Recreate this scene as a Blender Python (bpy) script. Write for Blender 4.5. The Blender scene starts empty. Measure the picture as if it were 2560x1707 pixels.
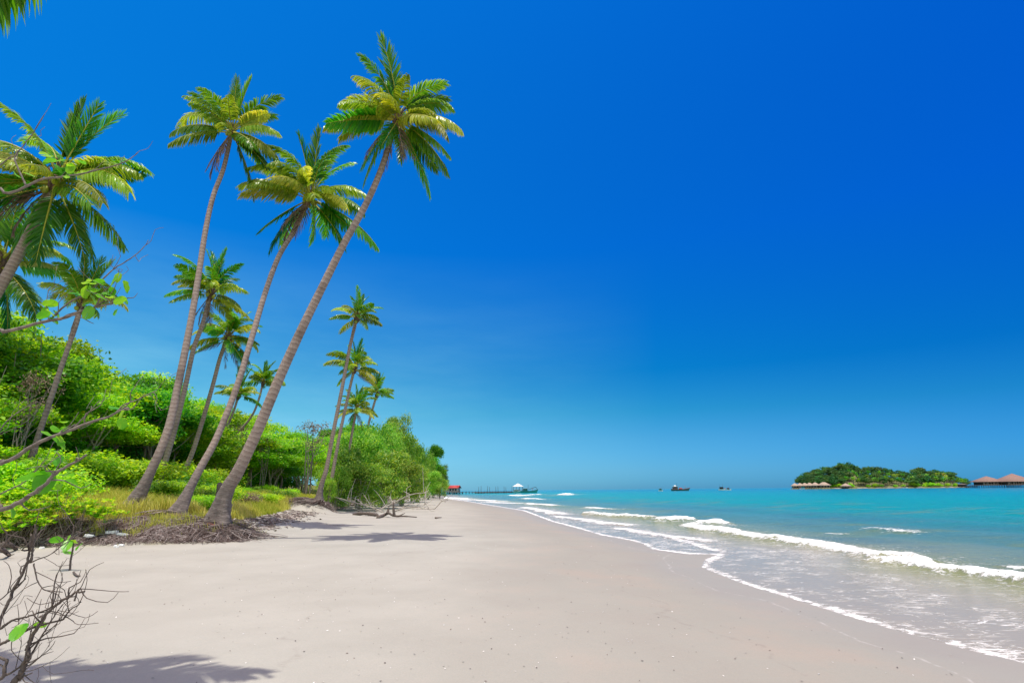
import bpy, math, random
import numpy as np
from mathutils import Matrix, Vector
R = math.radians
C = bpy.context.scene.collection
scene = bpy.context.scene

# ------------------------------------------------------------------ camera
EYE = np.array([0.0, 0.0, 1.6])
FPX = 1400.0
PITCH, ROLL = R(14.85), R(-0.47)
_F = np.array([0, math.cos(PITCH), math.sin(PITCH)])
_U0 = np.array([0, -math.sin(PITCH), math.cos(PITCH)])
_R0 = np.array([1.0, 0, 0])
CR = _R0 * math.cos(ROLL) + _U0 * math.sin(ROLL)
CU = -_R0 * math.sin(ROLL) + _U0 * math.cos(ROLL)
cam = bpy.data.objects.new('camera', bpy.data.cameras.new('camera'))
C.objects.link(cam)
cam.matrix_world = Matrix(((CR[0], CU[0], -_F[0], EYE[0]), (CR[1], CU[1], -_F[1], EYE[1]), (CR[2], CU[2], -_F[2], EYE[2]), (0, 0, 0, 1)))
cam.data.sensor_width = 36
cam.data.lens = FPX / 2560 * 36
cam.data.clip_start = 0.05
cam.data.clip_end = 30000
scene.camera = cam

# ------------------------------------------------------------------ sky, sun, exposure
SUN_EL, SUN_AZ = R(81), R(180)          # azimuth clockwise from +Y: behind the camera
world = bpy.data.worlds.new('World')
scene.world = world
world.use_nodes = True
wn, wl = world.node_tree.nodes, world.node_tree.links
for n in list(wn):
    wn.remove(n)
w_out = wn.new('ShaderNodeOutputWorld')
w_bg = wn.new('ShaderNodeBackground')
w_bg.inputs['Strength'].default_value = 0.085
w_sky = wn.new('ShaderNodeTexSky')
w_sky.sky_type = 'NISHITA'
w_sky.sun_disc = False
w_sky.sun_elevation = SUN_EL
w_sky.sun_rotation = SUN_AZ
w_sky.air_density = 1.0
w_sky.dust_density = 0.6
w_sky.ozone_density = 2.0
# grade of the photograph's polarised, saturated sky: the Nishita colour times a tint by height and compass direction
w_tc = wn.new('ShaderNodeTexCoord')
w_sep = wn.new('ShaderNodeSeparateXYZ')
wl.new(w_tc.outputs['Generated'], w_sep.inputs[0])
w_rmp = wn.new('ShaderNodeValToRGB')
SKY = [(0.0, (0.16, 0.84, 1.66)), (0.03, (0.17, 0.80, 1.48)), (0.085, (0.125, 0.74, 1.22)), (0.13, (0.055, 0.69, 1.07)), (0.20, (0.008, 0.60, 1.12)), (0.41, (0.004, 0.63, 1.60)), (0.73, (0.005, 0.74, 1.84)), (0.84, (2.6, 2.3, 1.9)), (1.0, (3.8, 3.1, 2.3))]  # last stops: unseen zenith brightened and warmed as added fill light
_e = w_rmp.color_ramp.elements
while len(_e) < len(SKY):
    _e.new(0.5)
for _k, (_p, _c) in enumerate(SKY):
    _e[_k].position = _p
    _e[_k].color = (_c[0], _c[1], _c[2], 1)
wl.new(w_sep.outputs['Z'], w_rmp.inputs[0])
w_az = wn.new('ShaderNodeValToRGB')
for _k, (_p, _c) in enumerate([(0.15, (3.0, 1.46, 1.12)), (0.85, (0.6, 0.72, 0.94))]):
    w_az.color_ramp.elements[_k].position = _p
    w_az.color_ramp.elements[_k].color = (_c[0], _c[1], _c[2], 1)
w_ax = wn.new('ShaderNodeMath')
w_ax.operation = 'MULTIPLY_ADD'
w_ax.inputs[1].default_value = 0.5
w_ax.inputs[2].default_value = 0.5
wl.new(w_sep.outputs['X'], w_ax.inputs[0])
wl.new(w_ax.outputs[0], w_az.inputs[0])
def w_times(a, b):
    n = wn.new('ShaderNodeMix')
    n.data_type, n.blend_type = 'RGBA', 'MULTIPLY'
    n.inputs[0].default_value = 1.0
    wl.new(a, n.inputs[6])
    wl.new(b, n.inputs[7])
    return n
w_front = w_times(w_times(w_sky.outputs[0], w_rmp.outputs[0]).outputs[2], w_az.outputs[0])
# unseen sky behind the camera, brightened and warmed as added shadow fill
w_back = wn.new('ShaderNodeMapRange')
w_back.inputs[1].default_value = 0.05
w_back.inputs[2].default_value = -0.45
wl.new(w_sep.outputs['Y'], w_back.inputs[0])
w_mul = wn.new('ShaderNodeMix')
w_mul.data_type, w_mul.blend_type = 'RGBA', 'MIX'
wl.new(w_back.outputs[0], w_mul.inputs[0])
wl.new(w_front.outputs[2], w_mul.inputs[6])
w_fill = wn.new('ShaderNodeMix')
w_fill.data_type, w_fill.blend_type = 'RGBA', 'MULTIPLY'
w_fill.inputs[0].default_value = 1.0
w_fill.inputs[7].default_value = (3.6, 2.9, 2.1, 1)
wl.new(w_sky.outputs[0], w_fill.inputs[6])
wl.new(w_fill.outputs[2], w_mul.inputs[7])
w_map = wn.new('ShaderNodeMapping')
w_map.inputs['Scale'].default_value = (2.2, 2.2, 11.0)
w_map.inputs['Rotation'].default_value = (0.0, 0.18, 0.0)
wl.new(w_tc.outputs['Generated'], w_map.inputs[0])
w_noi = wn.new('ShaderNodeTexNoise')
w_noi.inputs['Scale'].default_value = 1.6
w_noi.inputs['Detail'].default_value = 7.0
w_noi.inputs['Roughness'].default_value = 0.6
wl.new(w_map.outputs[0], w_noi.inputs['Vector'])
def w_range(v, a, b, c=0.0, d=1.0):
    n = wn.new('ShaderNodeMapRange')
    for _k, _v in enumerate((a, b, c, d)):
        n.inputs[_k + 1].default_value = _v
    wl.new(v, n.inputs[0])
    return n.outputs[0]
def w_mult(a, b):
    n = wn.new('ShaderNodeMath')
    n.operation = 'MULTIPLY'
    wl.new(a, n.inputs[0])
    wl.new(b, n.inputs[1])
    return n.outputs[0]
_cl = w_mult(w_range(w_noi.outputs['Fac'], 0.36, 0.75, 0.34, 0.70), w_mult(w_range(w_sep.outputs['X'], 0.25, -0.75), w_range(w_sep.outputs['Z'], 0.40, 0.12)))
w_cld = wn.new('ShaderNodeMix')
w_cld.data_type = 'RGBA'
w_cld.inputs[7].default_value = (3.4, 7.4, 9.3, 1)
wl.new(_cl, w_cld.inputs[0])
wl.new(w_mul.outputs[2], w_cld.inputs[6])
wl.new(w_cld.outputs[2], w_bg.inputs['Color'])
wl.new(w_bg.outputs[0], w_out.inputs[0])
sun = bpy.data.objects.new('sun', bpy.data.lights.new('sun', 'SUN'))
C.objects.link(sun)
sun.data.energy = 3.5
sun.data.angle = R(0.5)
sun.data.color = (1.0, 0.95, 0.87)
_sd = Vector((math.sin(SUN_AZ) * math.cos(SUN_EL), math.cos(SUN_AZ) * math.cos(SUN_EL), math.sin(SUN_EL)))
sun.rotation_euler = _sd.to_track_quat('Z', 'Y').to_euler()
scene.view_settings.view_transform = 'Standard'
scene.view_settings.look = 'None'
scene.view_settings.gamma = 1
scene.view_settings.exposure = 0.3
try:
    scene.cycles.max_bounces = 8
    scene.cycles.transparent_max_bounces = 8
except Exception:
    pass

# ------------------------------------------------------------------ pixel <-> world (photo pixels, 2560 x 1707)
def ray(u, v):
    return _F + CR * ((u - 1280) / FPX) + CU * ((853.5 - v) / FPX)
def P(u, v, y):
    d = ray(u, v)
    return EYE + d * (y / d[1])
def G(u, v, z):
    d = ray(u, v)
    return EYE + d * ((z - EYE[2]) / d[2])
def proj(p):
    q = np.asarray(p, float) - EYE
    w = q @ _F
    return 1280 + FPX * (q @ CR) / w, 853.5 - FPX * (q @ CU) / w
K = 2560 / 2352

# ------------------------------------------------------------------ noise
def _h(i, j, s):
    a = np.sin(i * 127.1 + j * 311.7 + s * 74.7) * 43758.5453
    return a - np.floor(a)
def vnoise(x, y, s=0):
    x, y = np.asarray(x, float), np.asarray(y, float)
    i, j = np.floor(x), np.floor(y)
    f, g = x - i, y - j
    f, g = f * f * (3 - 2 * f), g * g * (3 - 2 * g)
    return (_h(i, j, s) * (1 - f) + _h(i + 1, j, s) * f) * (1 - g) + (_h(i, j + 1, s) * (1 - f) + _h(i + 1, j + 1, s) * f) * g
def fbm(x, y, s=0, o=4):
    t, a, n = 0, 0.5, 0
    for k in range(o):
        t = t + a * vnoise(x * 2 ** k, y * 2 ** k, s + k)
        n += a
        a *= 0.5
    return t / n
def sstep(a, b, x):
    t = np.clip((np.asarray(x, float) - a) / (b - a), 0, 1)
    return t * t * (3 - 2 * t)
def sdist(x, y, poly):
    """distance to a polyline, positive on its left side"""
    x, y = np.asarray(x, float), np.asarray(y, float)
    best = np.full(x.shape, 1e9)
    bc = np.zeros(x.shape)
    sg = np.ones(x.shape)
    for (ax, ay), (bx, by) in zip(poly[:-1], poly[1:]):
        dx, dy = bx - ax, by - ay
        t = np.clip(((x - ax) * dx + (y - ay) * dy) / (dx * dx + dy * dy), 0, 1)
        d = np.hypot(x - ax - t * dx, y - ay - t * dy)
        c = (dx * (y - ay) - dy * (x - ax)) / math.hypot(dx, dy)
        m = (d < best - 1e-7) | ((d < best + 1e-7) & (np.abs(c) > np.abs(bc)))
        best = np.where(m, np.minimum(d, best), best)
        bc = np.where(m, c, bc)
        sg = np.where(m, np.where(c >= 0, 1, -1), sg)
    return best * sg

# ------------------------------------------------------------------ mesh helpers
def setp(o, label=None, cat=None, group=None, kind=None):
    if label: o['label'] = label
    if cat: o['category'] = cat
    if group: o['group'] = group
    if kind: o['kind'] = kind
    return o
def link(name, me, parent=None):
    o = bpy.data.objects.new(name, me)
    C.objects.link(o)
    if parent is not None:
        o.parent = parent
    return o
def empty(name, loc, label, cat, group=None):
    o = bpy.data.objects.new(name, None)
    C.objects.link(o)
    o.location = [float(c) for c in loc]
    o.empty_display_size = 0.3
    return setp(o, label, cat, group)
def np_mesh(name, V, faces, mats, attrs=None, cols=None, smooth=False, mi=None):
    """V (n,3); faces: list of int arrays (m,k)"""
    me = bpy.data.meshes.new(name)
    V = np.ascontiguousarray(V, np.float32)
    me.vertices.add(len(V))
    me.vertices.foreach_set('co', V.ravel())
    faces = [np.asarray(f, np.int32) for f in faces if len(f)]
    tot = np.concatenate([np.full(len(f), f.shape[1], np.int32) for f in faces])
    idx = np.concatenate([f.ravel() for f in faces])
    me.loops.add(len(idx))
    me.loops.foreach_set('vertex_index', idx.astype(np.int32))
    me.polygons.add(len(tot))
    st = np.concatenate([[0], np.cumsum(tot)[:-1]]).astype(np.int32)
    me.polygons.foreach_set('loop_start', st)
    me.polygons.foreach_set('loop_total', tot)
    if mi is not None:
        me.polygons.foreach_set('material_index', np.asarray(mi, np.int32))
    if smooth:
        me.polygons.foreach_set('use_smooth', np.ones(len(tot), bool))
    for k, a in (attrs or {}).items():
        at = me.attributes.new(k, 'FLOAT', 'POINT')
        at.data.foreach_set('value', np.ascontiguousarray(a, np.float32))
    for k, a in (cols or {}).items():
        at = me.attributes.new(k, 'FLOAT_COLOR', 'POINT')
        a4 = np.ones((len(a), 4), np.float32)
        a4[:, :3] = a
        at.data.foreach_set('color', a4.ravel())
    for m in (mats if isinstance(mats, (list, tuple)) else [mats]):
        me.materials.append(m)
    me.update(calc_edges=True)
    me.validate()
    return me
class MB:
    """collects quads and triangles of one mesh"""
    def __init__(s):
        s.V, s.Q, s.T, s.a, s.n, s.mq, s.mt = [], [], [], [], 0, [], []
    def add(s, V, Q=None, T=None, a=0.5, m=0):
        V = np.asarray(V, float).reshape(-1, 3)
        s.V.append(V)
        s.a.append(np.full(len(V), a) if np.isscalar(a) else np.asarray(a, float))
        if Q is not None and len(Q):
            s.Q.append(np.asarray(Q, int) + s.n); s.mq.append(np.full(len(Q), m))
        if T is not None and len(T):
            s.T.append(np.asarray(T, int) + s.n); s.mt.append(np.full(len(T), m))
        s.n += len(V)
        return s
    def box(s, c, d, rz=0, a=0.5, m=0, top=None):
        """box centre c, size d; top: scale of the upper face"""
        x, y, z = d[0] / 2, d[1] / 2, d[2] / 2
        k = (1, 1) if top is None else top
        v = np.array([(-x, -y, -z), (x, -y, -z), (x, y, -z), (-x, y, -z), (-x * k[0], -y * k[1], z), (x * k[0], -y * k[1], z), (x * k[0], y * k[1], z), (-x * k[0], y * k[1], z)])
        cr, sr = math.cos(rz), math.sin(rz)
        v = np.stack([v[:, 0] * cr - v[:, 1] * sr, v[:, 0] * sr + v[:, 1] * cr, v[:, 2]], 1) + np.asarray(c, float)
        return s.add(v, [(0, 3, 2, 1), (4, 5, 6, 7), (0, 1, 5, 4), (1, 2, 6, 5), (2, 3, 7, 6), (3, 0, 4, 7)], None, a, m)
    def tube(s, pts, rad, n=8, a=0.5, m=0, rough=0, rng=None, cap=True):
        pts = np.asarray(pts, float)
        k = len(pts)
        rad = np.full(k, rad) if np.isscalar(rad) else np.asarray(rad, float)
        T = np.gradient(pts, axis=0)
        T /= np.linalg.norm(T, axis=1)[:, None] + 1e-9
        ref = np.array([0.0, 1, 0]) if abs(T[0, 1]) < 0.8 else np.array([1.0, 0, 0])
        N = np.empty_like(T)
        for i in range(k):
            b = ref - T[i] * (ref @ T[i])
            b /= np.linalg.norm(b) + 1e-9
            N[i] = b
            ref = b
        B = np.cross(T, N)
        th = np.arange(n) * 2 * math.pi / n
        rr = np.broadcast_to(rad[:, None], (k, n)).copy()
        if rough:
            rr *= 1 + rough * (rng.random((k, n)) - 0.5)
        V = pts[:, None, :] + rr[..., None] * (np.cos(th)[None, :, None] * N[:, None, :] + np.sin(th)[None, :, None] * B[:, None, :])
        i = np.arange(k - 1)[:, None] * n
        j = np.arange(n)[None, :]
        Q = np.stack([i + j, i + (j + 1) % n, i + n + (j + 1) % n, i + n + j], -1).reshape(-1, 4)
        av = np.repeat(np.full(k, a) if np.isscalar(a) else np.asarray(a), n)
        V = V.reshape(-1, 3)
        Tt = []
        if cap:
            V = np.vstack([V, pts[:1], pts[-1:]])
            av = np.concatenate([av, av[:1], av[-1:]])
            c0, c1 = k * n, k * n + 1
            Tt = [(c0, (q + 1) % n, q) for q in range(n)] + [(c1, (k - 1) * n + q, (k - 1) * n + (q + 1) % n) for q in range(n)]
        return s.add(V, Q, Tt, av, m)
    def mesh(s, name, mats, smooth=False):
        mi = np.concatenate(([np.concatenate(s.mq)] if s.mq else []) + ([np.concatenate(s.mt)] if s.mt else []))
        return np_mesh(name, np.vstack(s.V), ([np.vstack(s.Q)] if s.Q else []) + ([np.vstack(s.T)] if s.T else []), mats, {'t': np.concatenate(s.a)}, smooth=smooth, mi=mi)
    def build(s, name, mats, parent=None, smooth=False):
        return link(name, s.mesh(name, mats, smooth), parent)
def spline(pts, n):
    """Catmull-Rom through pts, n samples"""
    p = np.asarray(pts, float)
    p = np.vstack([2 * p[0] - p[1], p, 2 * p[-1] - p[-2]])
    k = len(p) - 3
    t = np.linspace(0, k - 1e-6, n)
    i = np.floor(t).astype(int)
    f = (t - i)[:, None]
    a, b, c, d = p[i], p[i + 1], p[i + 2], p[i + 3]
    return 0.5 * (2 * b + (c - a) * f + (2 * a - 5 * b + 4 * c - d) * f ** 2 + (3 * b - a - 3 * c + d) * f ** 3)

# ------------------------------------------------------------------ materials
def new_mat(name):
    m = bpy.data.materials.new(name)
    m.use_nodes = True
    nt = m.node_tree
    nt.nodes.clear()
    out = nt.nodes.new('ShaderNodeOutputMaterial')
    bs = nt.nodes.new('ShaderNodeBsdfPrincipled')
    nt.links.new(bs.outputs[0], out.inputs[0])
    return m, nt, bs, out
def N(nt, typ, ins=None, **props):
    n = nt.nodes.new(typ)
    for k, v in props.items():
        setattr(n, k, v)
    for k, v in (ins or {}).items():
        if isinstance(v, bpy.types.NodeSocket):
            nt.links.new(v, n.inputs[k])
        else:
            n.inputs[k].default_value = v
    return n
def c4(c):
    return (c[0], c[1], c[2], 1)
def ramp(nt, fac, stops, interp='LINEAR'):
    r = nt.nodes.new('ShaderNodeValToRGB')
    r.color_ramp.interpolation = interp
    e = r.color_ramp.elements
    while len(e) < len(stops):
        e.new(0.5)
    for k, (p, c) in enumerate(stops):
        e[k].position = p
        e[k].color = c4(c)
    nt.links.new(fac, r.inputs[0])
    return r.outputs[0]
def mixc(nt, fac, a, b, blend='MIX'):
    n = nt.nodes.new('ShaderNodeMix')
    n.data_type = 'RGBA'
    n.blend_type = blend
    for k, v in ((0, fac), (6, a), (7, b)):
        if isinstance(v, bpy.types.NodeSocket):
            nt.links.new(v, n.inputs[k])
        else:
            n.inputs[k].default_value = v if k == 0 else c4(v)
    return n.outputs[2]
def mth(nt, op, a, b=0.5, clamp=False):
    n = nt.nodes.new('ShaderNodeMath')
    n.operation = op
    n.use_clamp = clamp
    for k, v in ((0, a), (1, b)):
        if isinstance(v, bpy.types.NodeSocket):
            nt.links.new(v, n.inputs[k])
        else:
            n.inputs[k].default_value = v
    return n.outputs[0]
def attr(nt, name):
    return N(nt, 'ShaderNodeAttribute', attribute_name=name)
def mapr(nt, v, a, b, c=0.0, d=1.0):
    n = N(nt, 'ShaderNodeMapRange', {0: v, 1: a, 2: b, 3: c, 4: d})
    return n.outputs[0]
def objc(nt, scale=(1, 1, 1), coord='Object'):
    tc = N(nt, 'ShaderNodeTexCoord')
    return N(nt, 'ShaderNodeMapping', {0: tc.outputs[coord], 3: scale}).outputs[0]
def leaf_mat(name, stops, trans=0.35, rough=0.45, hue=0.0, tcol=None, spec=0.35, ovar=0.0):
    m, nt, bs, out = new_mat(name)
    tv = attr(nt, 't').outputs['Fac']
    if ovar:
        o2 = mth(nt, 'FRACT', mth(nt, 'MULTIPLY', N(nt, 'ShaderNodeObjectInfo').outputs['Random'], 13.7))
        tv = mth(nt, 'ADD', tv, mapr(nt, o2, 0, 1, -ovar, ovar), True)
    c = ramp(nt, tv, stops)
    if hue:
        oi = N(nt, 'ShaderNodeObjectInfo').outputs['Random']
        hs = N(nt, 'ShaderNodeHueSaturation', {'Hue': mapr(nt, oi, 0, 1, 0.5 - hue, 0.5 + hue), 'Value': mapr(nt, mth(nt, 'FRACT', mth(nt, 'MULTIPLY', oi, 7.31)), 0, 1, 0.66, 1.22), 'Color': c})
        c = hs.outputs[0]
    nt.links.new(c, bs.inputs['Base Color'])
    bs.inputs['Roughness'].default_value = rough
    bs.inputs['Specular IOR Level'].default_value = spec
    tr = N(nt, 'ShaderNodeBsdfTranslucent')
    nt.links.new(mixc(nt, 1.0, c, tcol or (1.5, 1.25, 0.5), 'MULTIPLY'), tr.inputs[0])
    mx = N(nt, 'ShaderNodeMixShader', {0: trans, 1: bs.outputs[0], 2: tr.outputs[0]})
    nt.links.new(mx.outputs[0], out.inputs[0])
    return m
def plain(name, col, rough=0.6, var=0.25, scale=6.0, bump=0.0, col2=None, metal=0.0, coord='Object', sc3=(1, 1, 1), spec=0.3):
    m, nt, bs, out = new_mat(name)
    no = N(nt, 'ShaderNodeTexNoise', {'Vector': objc(nt, sc3, coord), 'Scale': scale, 'Detail': 6.0, 'Roughness': 0.65})
    c2 = col2 or tuple(x * (1 - var) for x in col)
    nt.links.new(ramp(nt, no.outputs['Fac'], [(0.3, c2), (0.68, col)]), bs.inputs['Base Color'])
    bs.inputs['Roughness'].default_value = rough
    bs.inputs['Metallic'].default_value = metal
    bs.inputs['Specular IOR Level'].default_value = spec
    if bump:
        nt.links.new(N(nt, 'ShaderNodeBump', {'Strength': bump, 'Distance': 0.02, 'Height': no.outputs['Fac']}).outputs[0], bs.inputs['Normal'])
    return m
def bark_mat(name, c_lo, c_hi, c_ring):
    """coconut trunk: t = metres along the trunk, rings with pale scars, blotchy"""
    m, nt, bs, out = new_mat(name)
    t = attr(nt, 't').outputs['Fac']
    nv = N(nt, 'ShaderNodeTexNoise', {'Vector': objc(nt, (1, 1, 0.6)), 'Scale': 2.2, 'Detail': 5.0})
    nf = N(nt, 'ShaderNodeTexNoise', {'Vector': objc(nt, (1, 1, 4.0)), 'Scale': 9.0, 'Detail': 6.0, 'Roughness': 0.7})
    tt = mth(nt, 'ADD', t, mth(nt, 'MULTIPLY', nv.outputs['Fac'], 0.28))
    tt = mth(nt, 'ADD', tt, mth(nt, 'MULTIPLY', nf.outputs['Fac'], 0.12))
    fr = mth(nt, 'FRACT', mth(nt, 'MULTIPLY', tt, 5.6))
    ring = ramp(nt, fr, [(0.0, (0, 0, 0)), (0.18, (1, 1, 1)), (0.55, (0.55, 0.55, 0.55)), (1.0, (0.12, 0.12, 0.12))])
    base = ramp(nt, nf.outputs['Fac'], [(0.3, c_lo), (0.7, c_hi)])
    c = mixc(nt, mth(nt, 'MULTIPLY', ring, 0.6), base, c_ring)
    c = mixc(nt, mapr(nt, nv.outputs['Fac'], 0.52, 0.7, 0, 0.5), c, tuple(x * 0.55 for x in c_lo))
    old = mapr(nt, mth(nt, 'ADD', t, mth(nt, 'MULTIPLY', nv.outputs['Fac'], 1.6)), 1.8, 3.4, 1, 0)
    c = mixc(nt, mth(nt, 'MULTIPLY', old, 0.75), c, ramp(nt, nf.outputs['Fac'], [(0.32, (0.06, 0.05, 0.045)), (0.55, (0.17, 0.145, 0.135)), (0.75, (0.33, 0.30, 0.28))]))
    nt.links.new(c, bs.inputs['Base Color'])
    bs.inputs['Roughness'].default_value = 0.85
    bs.inputs['Specular IOR Level'].default_value = 0.2
    h = mth(nt, 'ADD', mth(nt, 'MULTIPLY', fr, 0.7), nf.outputs['Fac'])
    nt.links.new(N(nt, 'ShaderNodeBump', {'Strength': 0.8, 'Distance': 0.02, 'Height': h}).outputs[0], bs.inputs['Normal'])
    return m

M = {}
M['trunk'] = bark_mat('palm_bark', (0.17, 0.12, 0.10), (0.34, 0.25, 0.21), (0.50, 0.405, 0.35))
M['bark'] = plain('tree_bark', (0.34, 0.29, 0.24), 0.9, scale=5, bump=0.5, col2=(0.15, 0.12, 0.10), sc3=(1, 1, 0.35))
M['pale_bark'] = plain('pale_bark', (0.52, 0.46, 0.38), 0.9, scale=4, bump=0.4, col2=(0.24, 0.2, 0.16), sc3=(1, 1, 0.3))
M['twig'] = plain('dry_twig_bark', (0.16, 0.125, 0.105), 0.85, scale=30, bump=0.5, col2=(0.055, 0.042, 0.038))
M['branch'] = plain('grey_branch_bark', (0.27, 0.22, 0.19), 0.85, scale=28, bump=0.6, col2=(0.10, 0.08, 0.07))
M['drift'] = plain('driftwood', (0.15, 0.12, 0.10), 0.9, scale=9, bump=0.6, col2=(0.09, 0.07, 0.06), sc3=(1, 1, 1))
M['bleached'] = plain('bleached_wood', (0.55, 0.50, 0.44), 0.9, scale=5, bump=0.4, col2=(0.25, 0.21, 0.18))
M['frond'] = leaf_mat('frond_green', [(0, (0.025, 0.17, 0.008)), (0.5, (0.1, 0.37, 0.015)), (1, (0.32, 0.53, 0.04))], 0.5, 0.32, 0.02, spec=0.5, ovar=0.26)
M['frond_mid'] = leaf_mat('frond_yellow_green', [(0, (0.1, 0.29, 0.015)), (0.5, (0.32, 0.51, 0.035)), (1, (0.72, 0.74, 0.2))], 0.55, 0.3, 0.02, spec=0.55, ovar=0.26)
M['frond_old'] = leaf_mat('frond_ageing', [(0, (0.12, 0.24, 0.015)), (0.5, (0.32, 0.42, 0.03)), (1, (0.58, 0.58, 0.1))], 0.55, 0.5, 0.02, ovar=0.26)
M['frond_dead'] = leaf_mat('frond_dead', [(0, (0.09, 0.055, 0.04)), (0.5, (0.20, 0.14, 0.105)), (1, (0.34, 0.25, 0.19))], 0.2, 0.8, tcol=(1.1, 1, 0.8), spec=0.1)
M['rachis'] = plain('frond_rib', (0.46, 0.40, 0.04), 0.5, scale=3, col2=(0.28, 0.32, 0.03))
M['rachis_dead'] = plain('dead_frond_rib', (0.30, 0.20, 0.13), 0.8, scale=3)
M['coconut'] = plain('coconut_husk', (0.36, 0.36, 0.04), 0.45, scale=4, col2=(0.20, 0.27, 0.03))
M['fibre'] = plain('palm_fibre', (0.20, 0.13, 0.09), 0.95, scale=14, bump=0.5, col2=(0.07, 0.045, 0.035))
M['leaf_a'] = leaf_mat('leaf_bright', [(0, (0.06, 0.24, 0.006)), (0.5, (0.2, 0.53, 0.012)), (1, (0.48, 0.74, 0.03))], 0.52, 0.45, 0.02)
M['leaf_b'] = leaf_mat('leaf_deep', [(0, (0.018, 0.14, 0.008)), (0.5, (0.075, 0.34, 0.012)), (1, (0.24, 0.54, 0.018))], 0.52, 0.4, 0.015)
M['leaf_c'] = leaf_mat('leaf_olive', [(0, (0.06, 0.24, 0.02)), (0.5, (0.2, 0.46, 0.035)), (1, (0.48, 0.66, 0.13))], 0.52, 0.45, 0.015)
M['leaf_d'] = leaf_mat('leaf_fine', [(0, (0.07, 0.18, 0.03)), (0.5, (0.17, 0.32, 0.05)), (1, (0.3, 0.44, 0.09))], 0.3, 0.6, 0.01)
M['leaf_isl'] = leaf_mat('leaf_island', [(0, (0.012, 0.07, 0.02)), (0.5, (0.04, 0.15, 0.025)), (1, (0.12, 0.25, 0.03))], 0.25, 0.6, 0.03)
M['leaf_dry'] = leaf_mat('leaf_dry', [(0, (0.16, 0.11, 0.07)), (1, (0.34, 0.27, 0.17))], 0.2, 0.8, tcol=(1, 1, 0.8))
M['naupaka'] = leaf_mat('naupaka_leaf', [(0, (0.05, 0.28, 0.01)), (0.5, (0.18, 0.5, 0.012)), (1, (0.55, 0.68, 0.05))], 0.5, 0.4, spec=0.5)
M['hib'] = leaf_mat('hibiscus_leaf', [(0, (0.04, 0.26, 0.012)), (0.5, (0.11, 0.42, 0.015)), (1, (0.36, 0.65, 0.04))], 0.45, 0.35, spec=0.5)
M['grass'] = leaf_mat('dry_grass', [(0, (0.28, 0.36, 0.03)), (0.5, (0.6, 0.57, 0.11)), (1, (0.8, 0.7, 0.33))], 0.45, 0.7, tcol=(1.1, 1.05, 0.7), spec=0.15)
M['root'] = leaf_mat('dead_root', [(0, (0.05, 0.028, 0.024)), (0.5, (0.19, 0.145, 0.13)), (1, (0.46, 0.4, 0.37))], 0.0, 0.9, tcol=(1, 1, 1), spec=0.1)
M['white'] = plain('white_paint', (0.80, 0.80, 0.78), 0.5, 0.06)
M['foam_plastic'] = plain('polystyrene', (0.85, 0.85, 0.82), 0.7, 0.08, scale=20, bump=0.2)
M['red_roof'] = plain('red_roof_sheet', (0.48, 0.06, 0.05), 0.6, 0.35, scale=1.2)
M['wall_grey'] = plain('weathered_wall', (0.46, 0.44, 0.42), 0.8, 0.3, scale=1.5)
M['dark'] = plain('dark_wood', (0.055, 0.042, 0.036), 0.85, 0.4, scale=2)
M['deck'] = plain('grey_deck_wood', (0.19, 0.16, 0.14), 0.9, 0.4, scale=2)
M['thatch'] = plain('thatch', (0.45, 0.35, 0.26), 0.95, scale=1.2, bump=0.5, col2=(0.27, 0.20, 0.15))
M['thatch_red'] = plain('brown_shingle', (0.29, 0.19, 0.15), 0.9, scale=0.8, bump=0.4, col2=(0.20, 0.115, 0.09))
M['wall_tan'] = plain('tan_wall', (0.36, 0.27, 0.20), 0.85, 0.25, scale=1.2)
M['glassy'] = plain('dark_window', (0.03, 0.04, 0.045), 0.25, 0.3, scale=2)
M['turq'] = plain('turquoise_paint', (0.03, 0.34, 0.32), 0.5, 0.3, scale=1.5)
M['navy'] = plain('dark_hull_paint', (0.06, 0.15, 0.15), 0.5, 0.3, scale=1.5)
M['red'] = plain('faded_red_paint', (0.42, 0.07, 0.05), 0.6, 0.3, scale=2)
M['rust'] = plain('red_brick', (0.30, 0.12, 0.09), 0.9, scale=10, bump=0.4)
M['green_glass'] = plain('green_plastic', (0.03, 0.36, 0.15), 0.3, 0.2)
M['rock'] = plain('shore_rock', (0.36, 0.33, 0.30), 0.9, scale=2, bump=0.6, col2=(0.17, 0.15, 0.14))

# ------------------------------------------------------------------ shore layout (world metres, from the photo)
Z_SEA = -0.30
def gpx(px, z=Z_SEA):
    return [tuple(G(u, v, z)[:2]) for u, v in px]
SWASH_PX = [(2551, 1654), (2456, 1633), (2307, 1594), (2173, 1556), (2098, 1533), (1979, 1496), (1860, 1460), (1800, 1436), (1752, 1417), (1762, 1398), (1793, 1385),
            (1720, 1384), (1629, 1372), (1608, 1359), (1576, 1350), (1498, 1336), (1445, 1320), (1379, 1303), (1308, 1276), (1210, 1260), (1158, 1251), (1110, 1246)]
_w = gpx(SWASH_PX)
WATER = [(_w[0][0] - 4.0, -60.0), (_w[0][0] - 0.4, _w[0][1] - 2.5)] + _w + [(-22, 190), (-34, 260), (-70, 330), (-160, 420), (-600, 600)]
VEG = [(-200, 12), (-40, 15), (-22, 17.2), (-16, 17.7), (-11.6, 18.6), (-9.3, 19.5), (-9.0, 20.6), (-10.2, 23.0), (-12.2, 31), (-14.8, 42), (-17.6, 60), (-20, 82), (-22, 120), (-28, 190), (-44, 262), (-80, 325), (-170, 410), (-600, 590)]
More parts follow.
